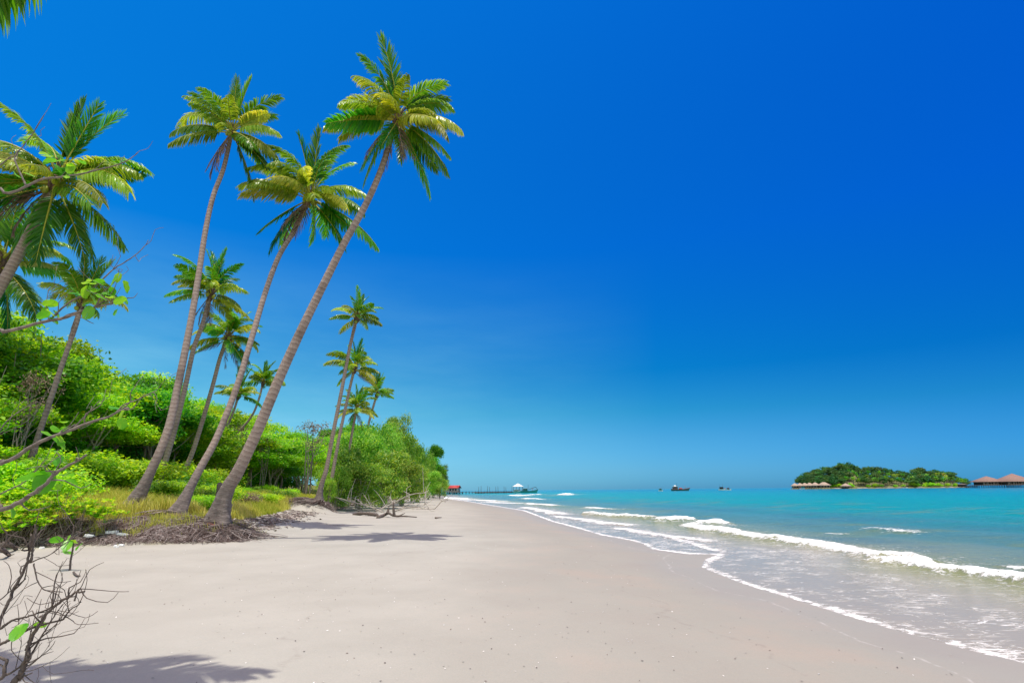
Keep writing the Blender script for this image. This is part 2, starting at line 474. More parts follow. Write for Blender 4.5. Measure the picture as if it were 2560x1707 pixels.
def ground_z(x, y):
    s = sdist(x, y, WATER)            # >0 inland
    z = np.where(s > 0, Z_SEA + 0.30 * (1 - np.exp(-np.maximum(s, 0) / 3.5)), np.maximum(Z_SEA + 0.05 * s, -3.0))
    d = sdist(x, y, VEG) + 0.5 * (vnoise(x * 1.3, y * 1.3, 3) - 0.5)
    rise = np.interp(d, [-3.0, -0.05, 0.25, 0.7, 1.3, 2.5, 6, 12, 25, 60, 160], [0, 0.04, 0.22, 0.50, 0.68, 0.85, 1.25, 1.6, 2.6, 7, 14])
    soft = np.interp(d, [-6, -2, 0, 1.5, 3, 6, 12, 25, 60, 160], [0, 0.06, 0.25, 0.5, 0.8, 1.15, 1.6, 2.4, 6, 14])
    k = sstep(22.0, 27.0, y)
    z = z + rise * (1 - k) + soft * k
    z = z + 0.62 * np.exp(-((((x + 14.75) / 1.75) ** 2 + ((y - 41.7) / 1.0) ** 2) ** 2))     # root mat of the straight palm
    z = z + np.clip(d + 0.3, 0, 1.5) * 0.10 * (fbm(x * 1.7, y * 1.7, 9) - 0.5)
    return z
def gz(x, y):
    return float(ground_z(np.array([x]), np.array([y]))[0])

def polar(rs, ths):
    rr, tt = np.meshgrid(rs, ths, indexing='ij')
    return rr * np.sin(tt), rr * np.cos(tt)
def geo(a, b, k):
    n = int(math.log(b / a) / math.log(k)) + 1
    return a * k ** np.arange(n)
def grid_faces(nr, nt, wrap=False):
    i = np.arange(nr - 1)[:, None] * nt
    j = np.arange(nt if wrap else nt - 1)[None, :]
    return np.stack([i + j, i + (j + 1) % nt, i + nt + (j + 1) % nt, i + nt + j], -1).reshape(-1, 4)

# ---- ground sheet: beach, bank, forest floor, sea bed
ths = np.concatenate([np.radians(np.arange(-180, -50, 3.0)), np.radians(np.arange(-50, 30, 0.2)), np.radians(np.arange(30, 50, 0.5)), np.radians(np.arange(50, 180, 3.0))])
rs = np.concatenate([[0.02, 0.4], geo(0.8, 16, 1.02), geo(16.1, 26, 1.0055), geo(26.2, 900, 1.016), [1500, 4000, 9000]])
gx, gy = polar(rs, ths)
gx, gy = gx.ravel(), gy.ravel()
gzv = ground_z(gx, gy)
g_s = sdist(gx, gy, WATER)
g_d = sdist(gx, gy, VEG)
far = np.hypot(gx, gy)
gzv = gzv + 0.005 * (fbm(gx * 0.9, gy * 0.9, 5) - 0.5) * (g_s > 0)
wet = sstep(7.5, 2.5, g_s + 2.2 * (fbm(gx * 0.35, gy * 0.22, 12) - 0.5))
gloss = sstep(2.6, 0.6, g_s + 1.2 * (fbm(gx * 0.5, gy * 0.35, 21) - 0.5))
veg = sstep(-0.3, 0.35, g_d + 0.7 * (fbm(gx * 1.5, gy * 1.5, 31) - 0.5) - 1.6 * sstep(23, 27, gy))
soil = veg * sstep(4.2, 2.0, g_d + 1.5 * (fbm(gx * 0.7, gy * 0.7, 33) - 0.5))
m, nt, bs, out = new_mat('beach_ground')
co = objc(nt)
n1 = N(nt, 'ShaderNodeTexNoise', {'Vector': co, 'Scale': 0.45, 'Detail': 5.0, 'Roughness': 0.6})
n2 = N(nt, 'ShaderNodeTexNoise', {'Vector': co, 'Scale': 55.0, 'Detail': 4.0, 'Roughness': 0.7})
n3 = N(nt, 'ShaderNodeTexNoise', {'Vector': co, 'Scale': 6.0, 'Detail': 6.0, 'Roughness': 0.7})
sand = ramp(nt, n1.outputs['Fac'], [(0.32, (0.338, 0.324, 0.274)), (0.62, (0.396, 0.380, 0.324))])
sand = mixc(nt, 0.16, sand, ramp(nt, n2.outputs['Fac'], [(0.3, (0.194, 0.180, 0.153)), (0.7, (0.500, 0.465, 0.389))]))
wetc = ramp(nt, n1.outputs['Fac'], [(0.3, (0.292, 0.268, 0.222)), (0.5, (0.298, 0.283, 0.234)), (0.7, (0.332, 0.284, 0.228))])
wetc = mixc(nt, 0.10, wetc, ramp(nt, n2.outputs['Fac'], [(0.3, (0.18, 0.155, 0.14)), (0.7, (0.46, 0.41, 0.36))]))
aw = attr(nt, 'wet').outputs['Fac']
ag = attr(nt, 'gloss').outputs['Fac']
c = mixc(nt, aw, sand, wetc)
# specks: shell grit and dark bits
vo = N(nt, 'ShaderNodeTexVoronoi', {'Vector': co, 'Scale': 3.2, 'Randomness': 1.0})
sel = N(nt, 'ShaderNodeSeparateColor', {0: vo.outputs['Color']})
spot = mth(nt, 'MULTIPLY', mapr(nt, vo.outputs['Distance'], 0.02, 0.035, 1, 0), mapr(nt, sel.outputs[0], 0.72, 0.74, 0, 1))
c = mixc(nt, mth(nt, 'MULTIPLY', spot, 0.75), c, mixc(nt, mapr(nt, sel.outputs[1], 0.6, 0.62), (0.13, 0.10, 0.08), (0.75, 0.72, 0.66)))
ss = attr(nt, 's').outputs['Fac']
wv = N(nt, 'ShaderNodeTexNoise', {'Vector': co, 'Scale': 0.22, 'Detail': 4.0, 'Roughness': 0.55})
def mark(at_, amp, wd, g0, g1):
    e = mth(nt, 'ABSOLUTE', mth(nt, 'SUBTRACT', mth(nt, 'ADD', ss, mth(nt, 'MULTIPLY', mth(nt, 'SUBTRACT', wv.outputs['Fac'], 0.5), amp)), at_))
    return mth(nt, 'MULTIPLY', mapr(nt, e, 0.0, wd, 1, 0), mapr(nt, n3.outputs['Fac'], g0, g1))
c = mixc(nt, mth(nt, 'MULTIPLY', mark(0.85, 2.2, 0.03, 0.46, 0.60), 0.45), c, (0.62, 0.59, 0.55))
c = mixc(nt, mth(nt, 'MULTIPLY', mark(2.6, 5.0, 0.05, 0.44, 0.62), 0.35), c, (0.20, 0.165, 0.14))
c = mixc(nt, mth(nt, 'MULTIPLY', mark(7.5, 6.0, 0.07, 0.46, 0.64), 0.32), c, (0.20, 0.165, 0.14))
soilc = ramp(nt, n3.outputs['Fac'], [(0.3, (0.04, 0.022, 0.018)), (0.5, (0.115, 0.066, 0.054)), (0.72, (0.21, 0.16, 0.14))])
litter = ramp(nt, n3.outputs['Fac'], [(0.3, (0.06, 0.07, 0.015)), (0.55, (0.17, 0.17, 0.04)), (0.75, (0.28, 0.25, 0.09))])
vegc = mixc(nt, attr(nt, 'soil').outputs['Fac'], litter, soilc)
av = attr(nt, 'veg').outputs['Fac']
c = mixc(nt, av, c, vegc)
nt.links.new(c, bs.inputs['Base Color'])
nt.links.new(mixc(nt, av, mixc(nt, ag, mixc(nt, aw, (0.9,) * 3, (0.75,) * 3), (0.5,) * 3), (0.95,) * 3), bs.inputs['Roughness'])
bs.inputs['Specular IOR Level'].default_value = 0.16
hh = mth(nt, 'ADD', mth(nt, 'MULTIPLY', n2.outputs['Fac'], 0.25), mth(nt, 'MULTIPLY', n3.outputs['Fac'], 0.9))
nt.links.new(N(nt, 'ShaderNodeBump', {'Strength': mth(nt, 'MULTIPLY', mth(nt, 'SUBTRACT', 1.0, ag), 0.35), 'Distance': 0.02, 'Height': hh}).outputs[0], bs.inputs['Normal'])
me = np_mesh('beach', np.stack([gx, gy, gzv], 1), [grid_faces(len(rs), len(ths), True)], m, {'wet': wet, 'gloss': gloss, 'veg': veg, 'soil': soil, 's': g_s}, smooth=True)
setp(link('beach', me), kind='structure')

# ---- sea
BREAK = [  # photo pixels along the foot of the foam, width, strength, height (metres), wobble
    ([(1712, 1316), (1780, 1327), (1860, 1340), (1960, 1353), (2068, 1371), (2150, 1385), (2225, 1398)], 0.60, 1.25, 0.18),
    ([(2238, 1408), (2300, 1414), (2366, 1428), (2450, 1438), (2560, 1456), (2700, 1490), (2900, 1540)], 0.42, 1.25, 0.16),
    ([(1652, 1301), (1690, 1303), (1722, 1301)], 0.75, 1.35, 0.24),
    ([(1755, 1311), (1783, 1310)], 0.6, 1.3, 0.28),
    ([(1470, 1286), (1530, 1291), (1605, 1294)], 0.55, 1.15, 0.20),
    ([(1385, 1291), (1450, 1299), (1500, 1308), (1543, 1312)], 0.65, 0.98, 0.06),
    ([(1543, 1321), (1600, 1331), (1677, 1343)], 0.45, 0.95, 0.03),
    ([(1677, 1343), (1740, 1362), (1785, 1376)], 0.25, 0.8, 0.01),
    ([(1710, 1345), (1760, 1352)], 0.35, 0.9, 0.03),
    ([(1306, 1269), (1345, 1277), (1384, 1285)], 0.85, 1.1, 0.08),
    ([(1320, 1260), (1376, 1264)], 0.9, 1.2, 0.14),
    ([(1478, 1270), (1505, 1271)], 1.0, 1.0, 0.12),
    ([(1158, 1249), (1200, 1251), (1241, 1253)], 1.3, 1.2, 0.14),
    ([(1215, 1255), (1260, 1257), (1290, 1258)], 1.2, 1.0, 0.05),
    ([(1100, 1244), (1128, 1245), (1146, 1247)], 2.2, 1.3, 0.15),
    ([(1276, 1238), (1304, 1239)], 2.2, 1.3, 0.25),
    ([(1312, 1237), (1322, 1237)], 2.0, 1.1, 0.2),
    ([(1330, 1236), (1345, 1236)], 2.4, 1.3, 0.25),
    ([(1401, 1237), (1418, 1235)], 2.4, 1.4, 0.4),
    ([(1311, 1247), (1317, 1246)], 1.6, 1.1, 0.2), ([(1327, 1248), (1340, 1248)], 1.4, 1.2, 0.2),
    ([(2178, 1323), (2215, 1325), (2255, 1330)], 0.35, 0.85, 0.06),
    ([(2070, 1335), (2100, 1331)], 0.3, 0.7, 0.03),
    ([(2540, 1424), (2600, 1432)], 0.3, 0.9, 0.05),
]
ths = np.concatenate([np.radians(np.arange(-60, -16, 1.0)), np.radians(np.arange(-16, 44, 0.14)), np.radians(np.arange(44, 100, 1.0))])
rs = np.concatenate([geo(3.0, 60, 1.0045), geo(60.3, 400, 1.008), geo(404, 12000, 1.035)])
sx, sy = polar(rs, ths)
sx, sy = sx.ravel(), sy.ravel()
s_in = sdist(sx, sy, WATER)
off = np.maximum(-s_in, 0)
rr = np.hypot(sx, sy)
wob = fbm(sx * 0.8, sy * 0.8, 41)
foam = np.zeros(len(sx)); sz = np.zeros(len(sx)); olive = np.zeros(len(sx))
for k, (px, w, st, hgt) in enumerate(BREAK):
    pl = gpx(px)
    cx, cy = np.mean([p[0] for p in pl]), np.mean([p[1] for p in pl])
    L = sum(math.dist(a, b) for a, b in zip(pl[:-1], pl[1:]))
    near = np.hypot(sx - cx, sy - cy) < L + 8 * w + 3
    ix = np.where(near)[0]
    x, y = sx[ix], sy[ix]
    # lateral distance, and distance to the segment chain with rounded ends
    wx = 0.8 * w * (fbm(x / w * 0.8, y / w * 0.8, 50 + k, 6) - 0.5) * 2
    d = sdist(x, y, pl) + wx              # left of near->... sign
    wf = 0.55 + 0.95 * vnoise(x / w * 0.35, y / w * 0.35, 57 + k)
    # orientation: which side is seaward
    mx, my = (pl[0][0] + pl[-1][0]) / 2, (pl[0][1] + pl[-1][1]) / 2
    dx, dy = pl[-1][0] - pl[0][0], pl[-1][1] - pl[0][1]
    nn = np.array([-dy, dx]) / (math.hypot(dx, dy) + 1e-9)
    a0 = float(sdist(np.array([mx + nn[0] * 0.2]), np.array([my + nn[1] * 0.2]), WATER)[0])
    b0 = float(sdist(np.array([mx - nn[0] * 0.2]), np.array([my - nn[1] * 0.2]), WATER)[0])
    sea = d if a0 < b0 else -d
    f = np.where(sea > 0, np.exp(-(sea / (1.55 * w * wf)) ** 2), np.exp(-(sea / (0.62 * w * wf)) ** 2))
    f = np.maximum(f, np.where(sea > 0, 0.42 * np.exp(-(sea / (3.4 * w)) ** 2), 0.34 * np.exp(-(sea / (2.2 * w)) ** 2)))
    foam[ix] = np.maximum(foam[ix], st * f * (0.75 + 0.5 * fbm(x / w * 0.5, y / w * 0.5, 55 + k)))
    f2 = np.where(sea > 0, np.exp(-(sea / (1.5 * w)) ** 2), np.exp(-(sea / (0.6 * w)) ** 2))
    sz[ix] += hgt * f2 * (0.25 + 0.55 * fbm(x * 4.0, y * 4.0, 70 + k) + 0.75 * vnoise(x * 0.9, y * 0.9, 80 + k))
    olive[ix] = np.maximum(olive[ix], (hgt > 0.1) * 0.5 * np.exp(-(np.abs(sdist(x, y, [(2 * pl[0][0] - pl[min(1, len(pl) - 1)][0], 2 * pl[0][1] - pl[min(1, len(pl) - 1)][1])] + pl + [(2 * pl[-1][0] - pl[-2][0], 2 * pl[-1][1] - pl[-2][1])])) / (2.2 * w)) ** 2))
# swash edge foam, with lace behind it
edge = 0.54 * np.exp(-((s_in + 0.10) / 0.15) ** 2) * (0.5 + 1.0 * fbm(sx * 1.2, sy * 1.2, 90)) * (1 + rr / 40)
edge = np.maximum(edge, 0.72 * np.exp(-((s_in + 0.14) / 0.20) ** 2) * sstep(0.42, 0.6, fbm(sx * 0.35, sy * 0.35, 93)))
foam = np.maximum(foam, edge)
lace = sstep(7.5, 1.0, off) * sstep(60, 20, rr)
foam = np.maximum(foam, 0.55 * sstep(4.0, 0.3, off) * sstep(0.50, 0.68, fbm(sx * 0.5, sy * 0.5, 95)) * sstep(90, 30, rr) * 0.8)
# swell parallel to the shore and small chop
ph = off * 0.9 + 3.0 * fbm(sx * 0.06, sy * 0.06, 61)
amp = sstep(3, 12, off) * (0.05 + 0.05 * fbm(sx * 0.1, sy * 0.1, 62)) * sstep(400, 60, rr)
sz += amp * np.sin(ph) + 0.05 * sstep(4, 10, off) * (fbm(sx * 0.9, sy * 2.2, 63) - 0.5) * sstep(150, 40, rr)
zw = Z_SEA + np.where(s_in > -0.8, 0.008 * np.clip(-s_in / 0.8, -2, 1), 0.008) + sz
zw = np.where(s_in > 0, Z_SEA - 0.05 * s_in + sz * 0.2, zw)
stops_s = [0, 2.5, 4.5, 7, 11, 18, 32, 70, 160, 500]
colr = np.array([(0.312, 0.276, 0.212), (0.30, 0.272, 0.20), (0.265, 0.27, 0.165), (0.19, 0.245, 0.165), (0.085, 0.20, 0.185), (0.035, 0.20, 0.205), (0.004, 0.25, 0.235), (0.0, 0.255, 0.25), (0.0, 0.225, 0.26), (0.0, 0.18, 0.26)])
offn = off * (0.75 + 0.5 * fbm(sx * 0.08, sy * 0.16, 64)) 
col = np.stack([np.interp(offn, stops_s, colr[:, k]) for k in range(3)], 1)
pat = sstep(0.56, 0.72, fbm(sx * 0.22, sy * 0.5, 65)) * sstep(5, 9, off) * sstep(60, 22, off) * 0.5
pat = np.maximum(pat, olive * sstep(3.0, 6.0, off))[:, None]
col = col * (1 - pat) + np.array([0.17, 0.205, 0.045]) * pat
slate = (sstep(0.5, 0.7, fbm(sx * 0.10, sy * 0.35, 66)) * sstep(5, 8, off) * sstep(30, 14, off) * 0.6)[:, None]
col = col * (1 - slate) + np.array([0.06, 0.15, 0.19]) * slate
m, nt, bs, out = new_mat('sea_water')
fo = attr(nt, 'foam').outputs['Fac']
la = attr(nt, 'lace').outputs['Fac']
co = objc(nt)
f1 = N(nt, 'ShaderNodeTexNoise', {'Vector': co, 'Scale': 5.5, 'Detail': 10.0, 'Roughness': 0.8})
f2 = N(nt, 'ShaderNodeTexNoise', {'Vector': objc(nt, (0.55, 1.6, 1)), 'Scale': 4.2, 'Detail': 3.0, 'Roughness': 0.55, 'Distortion': 0.6})
fm = mapr(nt, mth(nt, 'ADD', fo, mth(nt, 'MULTIPLY', mth(nt, 'SUBTRACT', f1.outputs['Fac'], 0.5), 4.2)), 0.45, 0.95)
streak = mapr(nt, mth(nt, 'ABSOLUTE', mth(nt, 'SUBTRACT', f2.outputs['Fac'], 0.5)), 0.0, 0.034, 1, 0)
gate = mapr(nt, N(nt, 'ShaderNodeTexNoise', {'Vector': co, 'Scale': 1.3, 'Detail': 3.0}).outputs['Fac'], 0.45, 0.62)
lm = mth(nt, 'MULTIPLY', mth(nt, 'MULTIPLY', streak, gate), mth(nt, 'MULTIPLY', la, 0.95))
# scattered white glints painted into the colour of the open water
f3 = N(nt, 'ShaderNodeTexNoise', {'Vector': objc(nt, (0.5, 1.5, 1)), 'Scale': 1.6, 'Detail': 8.0, 'Roughness': 0.75})
fl = mth(nt, 'MULTIPLY', mapr(nt, f3.outputs['Fac'], 0.69, 0.75), mth(nt, 'SUBTRACT', 1.0, la))
fa = mth(nt, 'MAXIMUM', mth(nt, 'MAXIMUM', fm, lm), mth(nt, 'MULTIPLY', fl, 0.5))
wc = mixc(nt, fa, attr(nt, 'col').outputs['Color'], (0.88, 0.88, 0.86))
nt.links.new(wc, bs.inputs['Base Color'])
nt.links.new(mixc(nt, fa, (0.14,) * 3, (0.75,) * 3), bs.inputs['Roughness'])
bs.inputs['IOR'].default_value = 1.33
nt.links.new(mapr(nt, la, 0, 1, 0.25, 0.12), bs.inputs['Specular IOR Level'])
b1 = N(nt, 'ShaderNodeTexNoise', {'Vector': objc(nt, (0.6, 1.5, 1)), 'Scale': 2.0, 'Detail': 10.0, 'Roughness': 0.68})
b2 = N(nt, 'ShaderNodeTexNoise', {'Vector': objc(nt, (0.5, 1.3, 1)), 'Scale': 7.0, 'Detail': 5.0, 'Roughness': 0.6})
bh = mth(nt, 'ADD', mth(nt, 'MULTIPLY', b1.outputs['Fac'], mapr(nt, la, 0, 1, 1.0, 0.10)), mth(nt, 'MULTIPLY', b2.outputs['Fac'], mapr(nt, la, 0, 1, 0.12, 0.05)))
bh = mth(nt, 'ADD', bh, mth(nt, 'MULTIPLY', fa, mth(nt, 'MULTIPLY', f1.outputs['Fac'], 0.35)))
nt.links.new(N(nt, 'ShaderNodeBump', {'Strength': mapr(nt, mth(nt, 'MAXIMUM', la, fa), 0, 1, 0.85, 0.35), 'Distance': 0.25, 'Height': bh}).outputs[0], bs.inputs['Normal'])
fq = grid_faces(len(rs), len(ths))
fq = fq[(s_in[fq] < 0.8).any(axis=1)]
used, inv = np.unique(fq, return_inverse=True)
me = np_mesh('sea_water', np.stack([sx, sy, zw], 1)[used], [inv.reshape(-1, 4)], m, {'foam': foam[used], 'lace': lace[used]}, {'col': col[used]}, smooth=True)
setp(link('sea_water', me), kind='structure')

# ================================================================== coconut palms
def frond_mesh(name, e0, bend, seed, mat, rib, lift=0.25, tint=0.5, fwd=(0.35, 1.05), droop=0.5, npair=72, side_bend=0.0, wid=0.0125, ll=0.27):
    """one frond of length 1 along +X, arching in Z; leaflets on both sides of the rib"""
    rng = np.random.default_rng(seed)
    n = 18
    t = np.linspace(0, 1, n)
    el = e0 - bend * t ** 1.4
    az = side_bend * t ** 2
    st = np.stack([np.cos(el) * np.cos(az), np.cos(el) * np.sin(az), np.sin(el)], 1) / (n - 1)
    pts = np.vstack([[0, 0, 0], np.cumsum((st[:-1] + st[1:]) / 2, axis=0)])
    mb = MB()
    mb.tube(pts, np.interp(t, [0, 0.12, 0.5, 1], [0.02, 0.012, 0.008, 0.002]), 4, 0.6, 0, cap=False)
    V, Q, T, A = [], [], [], []
    k = 0
    for sgn in (-1, 1):
        for i in range(npair):
            u = 0.17 + 0.82 * (i + rng.random() * 0.6) / npair
            if rng.random() < 0.03 or (u > 0.3 and vnoise(i * 0.35 + 7 * sgn, seed * 1.7, 3) > 0.86):
                continue
            p0 = np.array([np.interp(u, t, pts[:, q]) for q in range(3)])
            e = np.interp(u, t, el)
            a = side_bend * u ** 2
            tg = np.array([math.cos(e) * math.cos(a), math.cos(e) * math.sin(a), math.sin(e)])
            sd = np.array([-math.sin(a), math.cos(a), 0]) * sgn
            nm = np.cross(tg, sd * sgn)
            ph = fwd[0] + (fwd[1] - fwd[0]) * u + rng.normal() * 0.07
            prof = max(0.25, math.sin(math.pi * (0.18 + 0.72 * u)) ** 0.8)
            L = ll * prof * (0.88 + 0.24 * rng.random())
            lf = lift * (1 - 0.5 * u) + rng.normal() * 0.06
            d0 = sd * math.cos(ph) + tg * math.sin(ph) + nm * lf
            d0 /= np.linalg.norm(d0)
            g = np.array([0, 0, -1.0])
            d1 = d0 + g * droop * (0.35 + 0.3 * rng.random())
            d1 /= np.linalg.norm(d1)
            d2 = d1 + g * droop * (0.7 + 0.6 * rng.random())
            d2 /= np.linalg.norm(d2)
            p1 = p0 + d0 * L * 0.35
            p2 = p1 + d1 * L * 0.35
            p3 = p2 + d2 * L * 0.30
            w0, w1, w2 = wid * 0.55, wid, wid * 0.75
            wv = tg * (1 + 0.1 * rng.normal()) + nm * rng.normal() * 0.25
            V += [p0 - wv * w0, p0 + wv * w0, p1 - wv * w1, p1 + wv * w1, p2 - wv * w2, p2 + wv * w2, p3]
            Q += [(k, k + 1, k + 3, k + 2), (k + 2, k + 3, k + 5, k + 4)]
            T += [(k + 4, k + 5, k + 6)]
            base = np.clip(tint + rng.normal() * 0.13, 0, 1)
            A += [base - 0.12] * 2 + [base] * 2 + [base + 0.08] * 2 + [min(1, base + 0.2)]
            k += 7
    mb.add(V, Q, T, np.clip(A, 0, 1), 1)
    return mb.mesh(name, [rib, mat])
FR = {}
def fr(cls, specs, mat, rib):
    FR[cls] = [frond_mesh('frond', *s[:2], 100 * len(FR) + i, M[mat], M[rib], **s[2]) for i, s in enumerate(specs)]
fr('up', [(1.50, 0.10, dict(lift=0.25, tint=0.48, fwd=(0.85, 1.3), droop=0.02, ll=0.25, wid=0.016)), (1.38, 0.28, dict(lift=0.3, tint=0.4, fwd=(0.8, 1.25), droop=0.05, side_bend=0.15, ll=0.24)), (1.45, 0.55, dict(lift=0.25, tint=0.48, fwd=(0.8, 1.2), droop=0.08, side_bend=-0.2, ll=0.24))], 'frond', 'rachis')
fr('high', [(1.10, 0.85, dict(tint=0.5, droop=0.5, side_bend=0.15, lift=0.0, ll=0.23)), (1.0, 1.1, dict(tint=0.45, droop=0.6, side_bend=-0.2, lift=-0.1, ll=0.24)), (1.15, 1.5, dict(tint=0.6, droop=0.6, lift=0.0, ll=0.23))], 'frond', 'rachis')
fr('mid', [(0.80, 1.2, dict(tint=0.35, droop=1.1, side_bend=0.2, lift=-0.25)), (0.70, 1.5, dict(tint=0.5, droop=1.2, lift=-0.25)), (0.9, 1.85, dict(tint=0.45, droop=1.1, side_bend=-0.25, lift=-0.2))], 'frond_mid', 'rachis')
fr('flat', [(0.36, 1.1, dict(tint=0.4, droop=1.4, lift=-0.4, ll=0.29)), (0.25, 0.95, dict(tint=0.3, droop=1.4, side_bend=0.2, lift=-0.4, ll=0.29)), (0.48, 1.6, dict(tint=0.55, droop=1.3, side_bend=-0.2, lift=-0.35, ll=0.28))], 'frond_mid', 'rachis')
fr('flatg', [(0.32, 1.0, dict(tint=0.65, droop=1.2, lift=-0.35)), (0.15, 0.9, dict(tint=0.4, droop=1.2, side_bend=0.2, lift=-0.35))], 'frond', 'rachis')
fr('low', [(-0.12, 0.75, dict(tint=0.45, droop=1.0, lift=-0.4, ll=0.27)), (-0.35, 0.55, dict(tint=0.35, droop=0.9, side_bend=0.15, lift=-0.35, ll=0.27)), (0.02, 1.15, dict(tint=0.55, droop=1.0, lift=-0.35, ll=0.27))], 'frond_old', 'rachis')
fr('lowg', [(-0.28, 0.65, dict(tint=0.5, droop=1.0, lift=-0.35, ll=0.26)), (-0.5, 0.55, dict(tint=0.4, droop=0.8, side_bend=-0.15, lift=-0.3))], 'frond', 'rachis')
fr('hang', [(-0.95, 0.45, dict(tint=0.15, droop=0.4, lift=-0.05, fwd=(0.6, 1.2))), (-1.1, 0.3, dict(tint=0.3, droop=0.3, lift=-0.1, fwd=(0.7, 1.25), side_bend=0.1))], 'frond', 'rachis')
fr('dead', [(-1.0, 0.4, dict(tint=0.4, droop=0.4, lift=-0.1, fwd=(0.8, 1.3), npair=30)), (-1.2, 0.2, dict(tint=0.55, droop=0.3, lift=-0.1, fwd=(0.9, 1.35), npair=26))], 'frond_dead', 'rachis_dead')

def nut_mesh():
    me = bpy.data.meshes.new('coconut')
    import bmesh
    bm = bmesh.new()
    bmesh.ops.create_uvsphere(bm, u_segments=12, v_segments=8, radius=0.11)
    for v in bm.verts:
        a = math.atan2(v.co.y, v.co.x)
        k = 1 + 0.05 * math.cos(3 * a)
        v.co.x *= k; v.co.y *= k
        v.co.z *= 1.22 + (0.12 if v.co.z > 0 else 0)
    for f in bm.faces: f.smooth = True
    bm.to_mesh(me); bm.free()
    me.materials.append(M['coconut'])
    return me
NUT = nut_mesh()

def sheath_mesh():
    """brown fibre and cut frond stubs at the top of the trunk"""
    rng = np.random.default_rng(5)
    mb = MB()
    for i in range(16):
        a = i * 2.4
        r0, z0 = 0.10, -0.55 + 0.055 * i
        o = np.array([math.cos(a), math.sin(a), 0])
        p = [o * r0 + [0, 0, z0], o * (r0 + 0.10) + [0, 0, z0 + 0.16], o * (r0 + 0.20 + 0.06 * rng.random()) + [0, 0, z0 + 0.30 + 0.1 * rng.random()]]
        mb.tube(spline(p, 5), [0.075, 0.06, 0.045, 0.035, 0.028], 5, 0.5, 0)
    mb.tube([(0, 0, -0.7), (0, 0, -0.2), (0, 0, 0.15), (0, 0, 0.4)], [0.12, 0.19, 0.16, 0.05], 10, 0.4, 0, 0.15, rng)
    return mb.mesh('crown_fibre', M['fibre'], True)
SHEATH = sheath_mesh()

